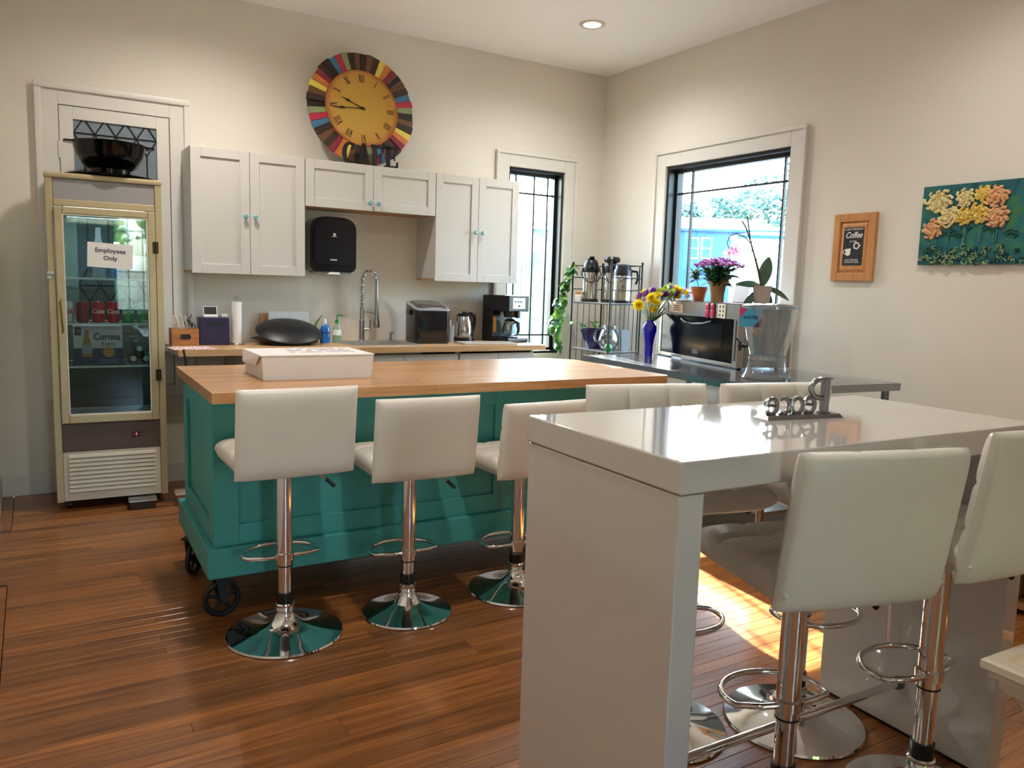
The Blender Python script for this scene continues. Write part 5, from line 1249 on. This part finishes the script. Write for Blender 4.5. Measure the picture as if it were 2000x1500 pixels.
def painting():
    t = thing('flower_painting', 'teal canvas with thick yellow flowers on the right wall', 'painting', (-.0005, -3.175, 1.742), R(-90))
    w, h = .275, .21
    m = bpy.data.materials.new('teal_canvas'); m.use_nodes = True; nt = m.node_tree; p = nt.nodes['Principled BSDF']; L = nt.links.new
    tc = nt.nodes.new('ShaderNodeTexCoord'); nz = nt.nodes.new('ShaderNodeTexNoise'); nz.inputs['Scale'].default_value = 7; nz.inputs['Detail'].default_value = 6; nz.inputs['Distortion'].default_value = 1.5; L(tc.outputs['Object'], nz.inputs['Vector'])
    rp = nt.nodes.new('ShaderNodeValToRGB'); cr = rp.color_ramp; cr.elements[0].position = .32; cr.elements[0].color = lin('#0f4650')+(1,); cr.elements[1].position = .72; cr.elements[1].color = lin('#3f7a3c')+(1,); q = cr.elements.new(.5); q.color = lin('#14666e')+(1,)
    L(nz.outputs['Fac'], rp.inputs[0]); L(rp.outputs[0], p.inputs['Base Color']); p.inputs['Roughness'].default_value = .35
    bp = nt.nodes.new('ShaderNodeBump'); bp.inputs['Strength'].default_value = .6; L(nz.outputs['Fac'], bp.inputs['Height']); L(bp.outputs[0], p.inputs['Normal'])
    B().box(-w, w, -.022, 0, -h, h, .002, 1).ob('canvas', m, t)
    rg = random.Random(12)
    yel = [P('paint_yellow', '#dfc05a', .4, var=.3, scale=50), P('paint_peach', '#dfa878', .4, var=.3, scale=50), P('paint_cream', '#e0cf94', .4, var=.3, scale=50)]
    fl = [(-.185, .12, .07, 2), (-.04, .135, .045, 2), (.05, .15, .04, 0), (.115, .135, .055, 1), (-.12, .045, .055, 2), (-.035, .04, .05, 0), (.04, .05, .055, 0), (.125, .03, .055, 1), (-.2, -.02, .055, 1)]
    for (x, z, r, k) in fl:
        b = B()
        for ringr, n in ((.82, 9), (.5, 7), (.2, 4)):
            for i in range(n):
                a = 2*math.pi*i/n+rg.random()*.5; q = r*ringr*rg.uniform(.75, 1.1); pr_ = r*.30*rg.uniform(.6, 1.4)
                b.tube([(x+q*math.cos(a)+pr_*math.cos(u+a), -.024-.01*(1-ringr)-.004*math.sin(u*2), z+.9*(q*math.sin(a)+pr_*math.sin(u+a))) for u in (0, .9+.4*rg.random(), 1.8, 2.7+.5*rg.random(), 3.6)], .0085*rg.uniform(.7, 1.2), 6)
        b.lathe([(0, .004), (r*.75, .002), (r*.85, 0)], 14)
        for v in b.bm.verts[-42:]: v.co = Vector((x+v.co.x, -.022-v.co.z, z+v.co.y*.9))
        b.ob('painted_flower', yel[k], t)
        s = B(); s.tube([(x, -.024, z-r*.7), (x+.01, -.025, z-r*1.3), (x+.005, -.024, -.10)], .004, 6); s.ob('painted_stem', P('paint_green', '#2f6d5e', .4, var=.4, scale=40), t)
    cur = [P('paint_sea_%d' % k, c, .3, var=.4, scale=60) for k, c in enumerate(('#0f3a45', '#235e52', '#6f9a80', '#17525c', '#8f9a5c'))]
    for k in range(120):
        x = -w+.012+(2*w-.024)*rg.random(); z = -h+.006+.085*rg.random()**1.3; r = rg.uniform(.008, .017); b = B()
        b.tube([(x+r*(1-.1*i)*math.cos(.8*i+k), -.026-.003*math.sin(i), z+r*(1-.1*i)*math.sin(.8*i+k)) for i in range(7)], .0042, 5)
        b.ob('paint_curl', rg.choice(cur), t)
    for k in range(14):
        x = -w+.03+(2*w-.06)*rg.random(); z = -.07+.05*rg.random(); b = B()
        b.tube([(x-.03, -.024, z), (x, -.027, z+.018), (x+.03, -.025, z+.004), (x+.01, -.026, z-.012)], .0045, 6); b.ob('painted_leaf', cur[rg.choice((1, 3))], t)
painting()

# ================================================================== FOREGROUND AND FAR RIGHT FURNITURE
def side_table():
    c = pt(1915, 1283, 1.52)
    t = thing('pedestal_table', 'cream painted table with moulded edge at the lower right corner', 'table', (c.x, c.y, 0), R(-2))
    m = P('cream_paint', '#d9cdb9', .5, var=.05, scale=12); z = c.z
    # the corner sits at local origin; the top runs to +x (right) and -y (towards the viewer)
    def ring(o, zz): return [(o, -.8+o*0, zz), (.75, -.8, zz), (.75, -o, zz), (o, -o, zz)]
    b = B(); b.loft([[(o, -.75+o, zz), (.72-o, -.75+o, zz), (.72-o, -o, zz), (o, -o, zz)] for o, zz in ((.003, z-.022), (0, z-.019), (0, z-.005), (.005, z))]); b.ob('top_edge', m, t, ang=14)
    B().loft([[(o, -.75+o, zz), (.72-o, -.75+o, zz), (.72-o, -o, zz), (o, -o, zz)] for o, zz in ((.03, z-.001), (.034, z+.006), (.06, z+.006), (.064, z+.002))]).ob('top_panel', wood('pale_grain', '#d2bb97', '#e0cfb2', (2, 18, 18), .45), t)
    b = B(); b.loft([[(o, -.75+o, zz), (.72-o, -.75+o, zz), (.72-o, -o, zz), (o, -o, zz)] for o, zz in ((.016, z-.0225), (.012, z-.027), (.012, z-.036), (.024, z-.0365), (.026, z-.056), (.032, z-.058), (.033, z-.066), (.046, z-.074), (.056, z-.09), (.06, z-.104))]); b.ob('apron_moulding', m, t, ang=14)
    B().lathe([(0, 0), (.2, 0), (.2, .03), (.07, .06), (.05, .2), (.06, z-.2), (.14, z-.10), (0, z-.10)], 32, (.40, -.42, 0)).ob('pedestal', m, t)
side_table()
def low_shelf():
    t = thing('low_shelf', 'low wooden shelf unit by the right wall behind the bar table', 'shelf', (-.33, -4.35, 0), R(-90))
    wd = wood('shelf_wood', '#8a5a30', '#b07d4a', (1.5, 20, 20), .45); w, d, h = .55, .3, .34
    B().box(-w, w, -d, d, h-.03, h, .003).ob('top_board', wd, t); B().box(-w+.03, w-.03, -d+.01, d, .03, .05).ob('bottom_board', wd, t)
    for s in (-1, 1): B().box(min(s*w, s*(w-.03)), max(s*w, s*(w-.03)), -d, d, 0, h-.03, .002).ob('side_board', wd, t)
    cols = ('#2b2030', '#4d2446', '#8d8078', '#231c28')
    zz = .0502
    for k, c in enumerate(cols):
        b = B().cushion(.9, .5, .055, Matrix.Translation((0, .0, .0275)), n=12)
        o = b.ob('folded_cloth', P('cloth_%d' % k, c, .9, var=.15, scale=20, bump=.3), None, (-.35, -4.35, zz), (0, 0, R(-90))); zz += .057
        tag(o, ('%s folded cloth, %s in the pile on the low wooden shelf' % (('dark plum', 'purple', 'taupe', 'near-black')[k], ('lowest', 'second', 'third', 'topmost')[k])), 'cloth', 'folded cloths')
low_shelf()

# ================================================================== OUTSIDE
def outside():
    g = B().box(-60, 90, -60, 90, -.75, -.62).ob('ground', P('yard_ground', '#75736a', .9, var=.3, scale=3), flat=True); struct(g)
    # neighbour seen through the large window: blue-grey house and white house
    def house(label, c, rz, w, d, zt, ridge, wallm, roofm, wins, base=-.62):
        t = thing('neighbour_house', label, 'house', (c[0], c[1], base), rz); zt -= base; ridge -= base
        B().box(-w/2, w/2, 0, d, 0, zt).ob('wall', wallm, t, flat=True)
        b = B(); o = .3 if d > 1 else .06; ri = min(1, w*.3)
        b.loft([[(-w/2-o, -o, zt-.08), (w/2+o, -o, zt-.08), (w/2+o, d+o, zt-.08), (-w/2-o, d+o, zt-.08)], [(-w/2-o, -o, zt+.05), (w/2+o, -o, zt+.05), (w/2+o, d+o, zt+.05), (-w/2-o, d+o, zt+.05)], [(-w/2+ri, d/2-.05, ridge), (w/2-ri, d/2-.05, ridge), (w/2-ri, d/2+.05, ridge), (-w/2+ri, d/2+.05, ridge)]]); b.ob('roof', roofm, t, flat=True)
        for (x, z, ww, hh) in wins:
            f = B(); f.box(x-ww/2-.06, x+ww/2+.06, -.06, -.013, z-hh/2-.06, z+hh/2+.06); fo = f.ob('window', P('ext_trim', '#eef2f4', .6), t, flat=True)
            B().box(x-ww/2, x+ww/2, -.08, -.06, z+.02, z+hh/2).ob('sash', P('ext_pane', '#3a6ea6', .6, spec=.1), fo, flat=True); B().box(x-ww/2, x+ww/2, -.075, -.06, z-hh/2, z-.02).ob('sash', P('ext_pane', '#3a6ea6', .6, spec=.1), fo, flat=True)
        k = 0; lap = B()
        z = .3
        while z < zt-.15: lap.box(-w/2-.005, w/2+.005, -.012, 0, z, z+.12); z += .2
        lo = lap.ob('siding', wallm, t, flat=True); lo['kind'] = 'stuff'
    blue = P('ext_blue', '#2b5a92', .8, var=.05); bluer = P('ext_roof', '#244f80', .8, var=.1, scale=2); wh = P('ext_white', '#f3f5f5', .7, var=.03)
    D1, D2 = 40, 30
    a = pt(1375, 500, D1); zb_ = -.62; k1 = D1/1531.128
    house('blue-grey house with a pair of white windows seen through the large window', (a.x, a.y), R(-31.5), 8.4, 9, pt(1375, 450, D1).z, pt(1375, 410, D1).z, blue, bluer, [((1353-1375)*k1, pt(1353, 485, D1).z-zb_, .42, .95), ((1378-1375)*k1, pt(1378, 485, D1).z-zb_, .42, .95)])
    a = pt(1500, 500, D2); k2 = D2/1531.128
    house('white sided house at the right of the large window view', (a.x, a.y), R(-31.5), 120*k2, .9, pt(1500, 463, D2).z, pt(1500, 452, D2).z, wh, bluer, [])
    # wooden fence below the houses
    t = thing('garden_fence', 'pale blue-grey board fence outside the large window', 'fence', (5.0, 2.4, -.62), R(-40))
    fm_ = P('fence_board', '#45718c', .8, var=.15); me = None
    for k in range(26):
        o = B().box(-.068, .068, -.01, .01, 0, 1.72) if me is None else None
        if me is None: o = o.ob('board', fm_, t, (-1.9+.145*k, 0, 0), flat=True); me = o.data
        else: inst('board', me, t, (-1.9+.145*k, 0, 0))
    for z in (.3, 1.4): B().box(-2, 1.9, .011, .05, z, z+.08).ob('rail', fm_, t, flat=True)
    # shed behind the narrow window
    t = thing('garden_shed', 'pale blue plank shed with a white awning outside the narrow window', 'shed', (.6, 3.6, -.62), R(-8))
    sm = P('shed_board', '#6a8cab', .8, var=.18, scale=5); me = None
    for k in range(24):
        if me is None: o = B().box(-.084, .084, -.012, .012, 0, 2.75).ob('board', sm, t, (-2.1+.175*k, 0, 0), flat=True); me = o.data
        else: inst('board', me, t, (-2.1+.175*k, 0, 0))
    B().box(-2.2, 2.2, .013, 1.4, 0, 2.74).ob('shed_body', sm, t, flat=True)
    B().loft([[(-.9, -.75, 2.40), (.9, -.75, 2.40), (.9, 0, 2.72), (-.9, 0, 2.72)], [(-.9, -.75, 2.43), (.9, -.75, 2.43), (.9, 0, 2.76), (-.9, 0, 2.76)]]).ob('awning', P('ext_white', '#f3f5f5', .7), t, flat=True)
    B().loft([[(-2.4, -.3, 2.76), (2.4, -.3, 2.76), (2.4, 1.6, 3.1), (-2.4, 1.6, 3.1)], [(-2.4, -.3, 2.82), (2.4, -.3, 2.82), (2.4, 1.6, 3.16), (-2.4, 1.6, 3.16)]]).ob('shed_roof', P('shed_roof', '#6f8496', .8), t, flat=True)
    # trees
    def tree(label, c, h, r, n, seed, col, ls=1.0):
        t = thing('garden_tree', label, 'tree', (c[0], c[1], -.62), 0, 'garden trees'); rg = random.Random(seed)
        B().tube([(0, 0, 0), (.05, 0, h*.35), (-.05, .05, h*.7)], lambda s: .16*(1-.6*s), 8).ob('trunk', P('bark', '#6b5a4a', .9, var=.2), t)
        b = B(); cl = [(Vector((rg.gauss(0, r*.45), rg.gauss(0, r*.45), h*.72+rg.gauss(0, r*.35))), r*rg.uniform(.3, .5)) for k in range(14)]
        for k in range(n):
            cc, cr_ = rg.choice(cl); v = Vector((rg.gauss(0, 1), rg.gauss(0, 1), rg.gauss(0, 1))).normalized()*cr_*rg.uniform(.6, 1.05)
            p = cc+v; a = Vector((rg.gauss(0, 1), rg.gauss(0, 1), rg.gauss(0, 1))).normalized()*.11*ls; q = a.orthogonal().normalized()*.06*ls
            b.bm.faces.new([b.bm.verts.new(z) for z in (p-a, p+q, p+a, p-q)])
        o = b.ob('foliage', P('tree_leaf_'+col, '#'+col, .7, var=.4, scale=2), t); o['kind'] = 'stuff'
    for i, (px, d, ty, r, lb) in enumerate(((1346, 58, 405, 2.3, 'tree behind the blue-grey house, left in the window view'), (1440, 64, 395, 3.2, 'middle tree behind the houses in the window view'), (1535, 56, 365, 3.6, 'tallest tree behind the white house in the window view'))):
        h = (pt(px, ty, d).z+.62-r*.8)/.72
        a = pt(px, 500, d); tree(lb, (a.x, a.y), h, r, 4200, 20+i, '3f6f62', 2.0)
    for i, (x, y, h) in enumerate(((-4.9, -13.0, 4.6), (-1.6, -14, 4.4))): tree('%s leafy tree outside the rear window, out of the picture' % ('nearer', 'farther')[i], (x, y), h, 1.5, 3200, 40+i, '789a45')
outside()
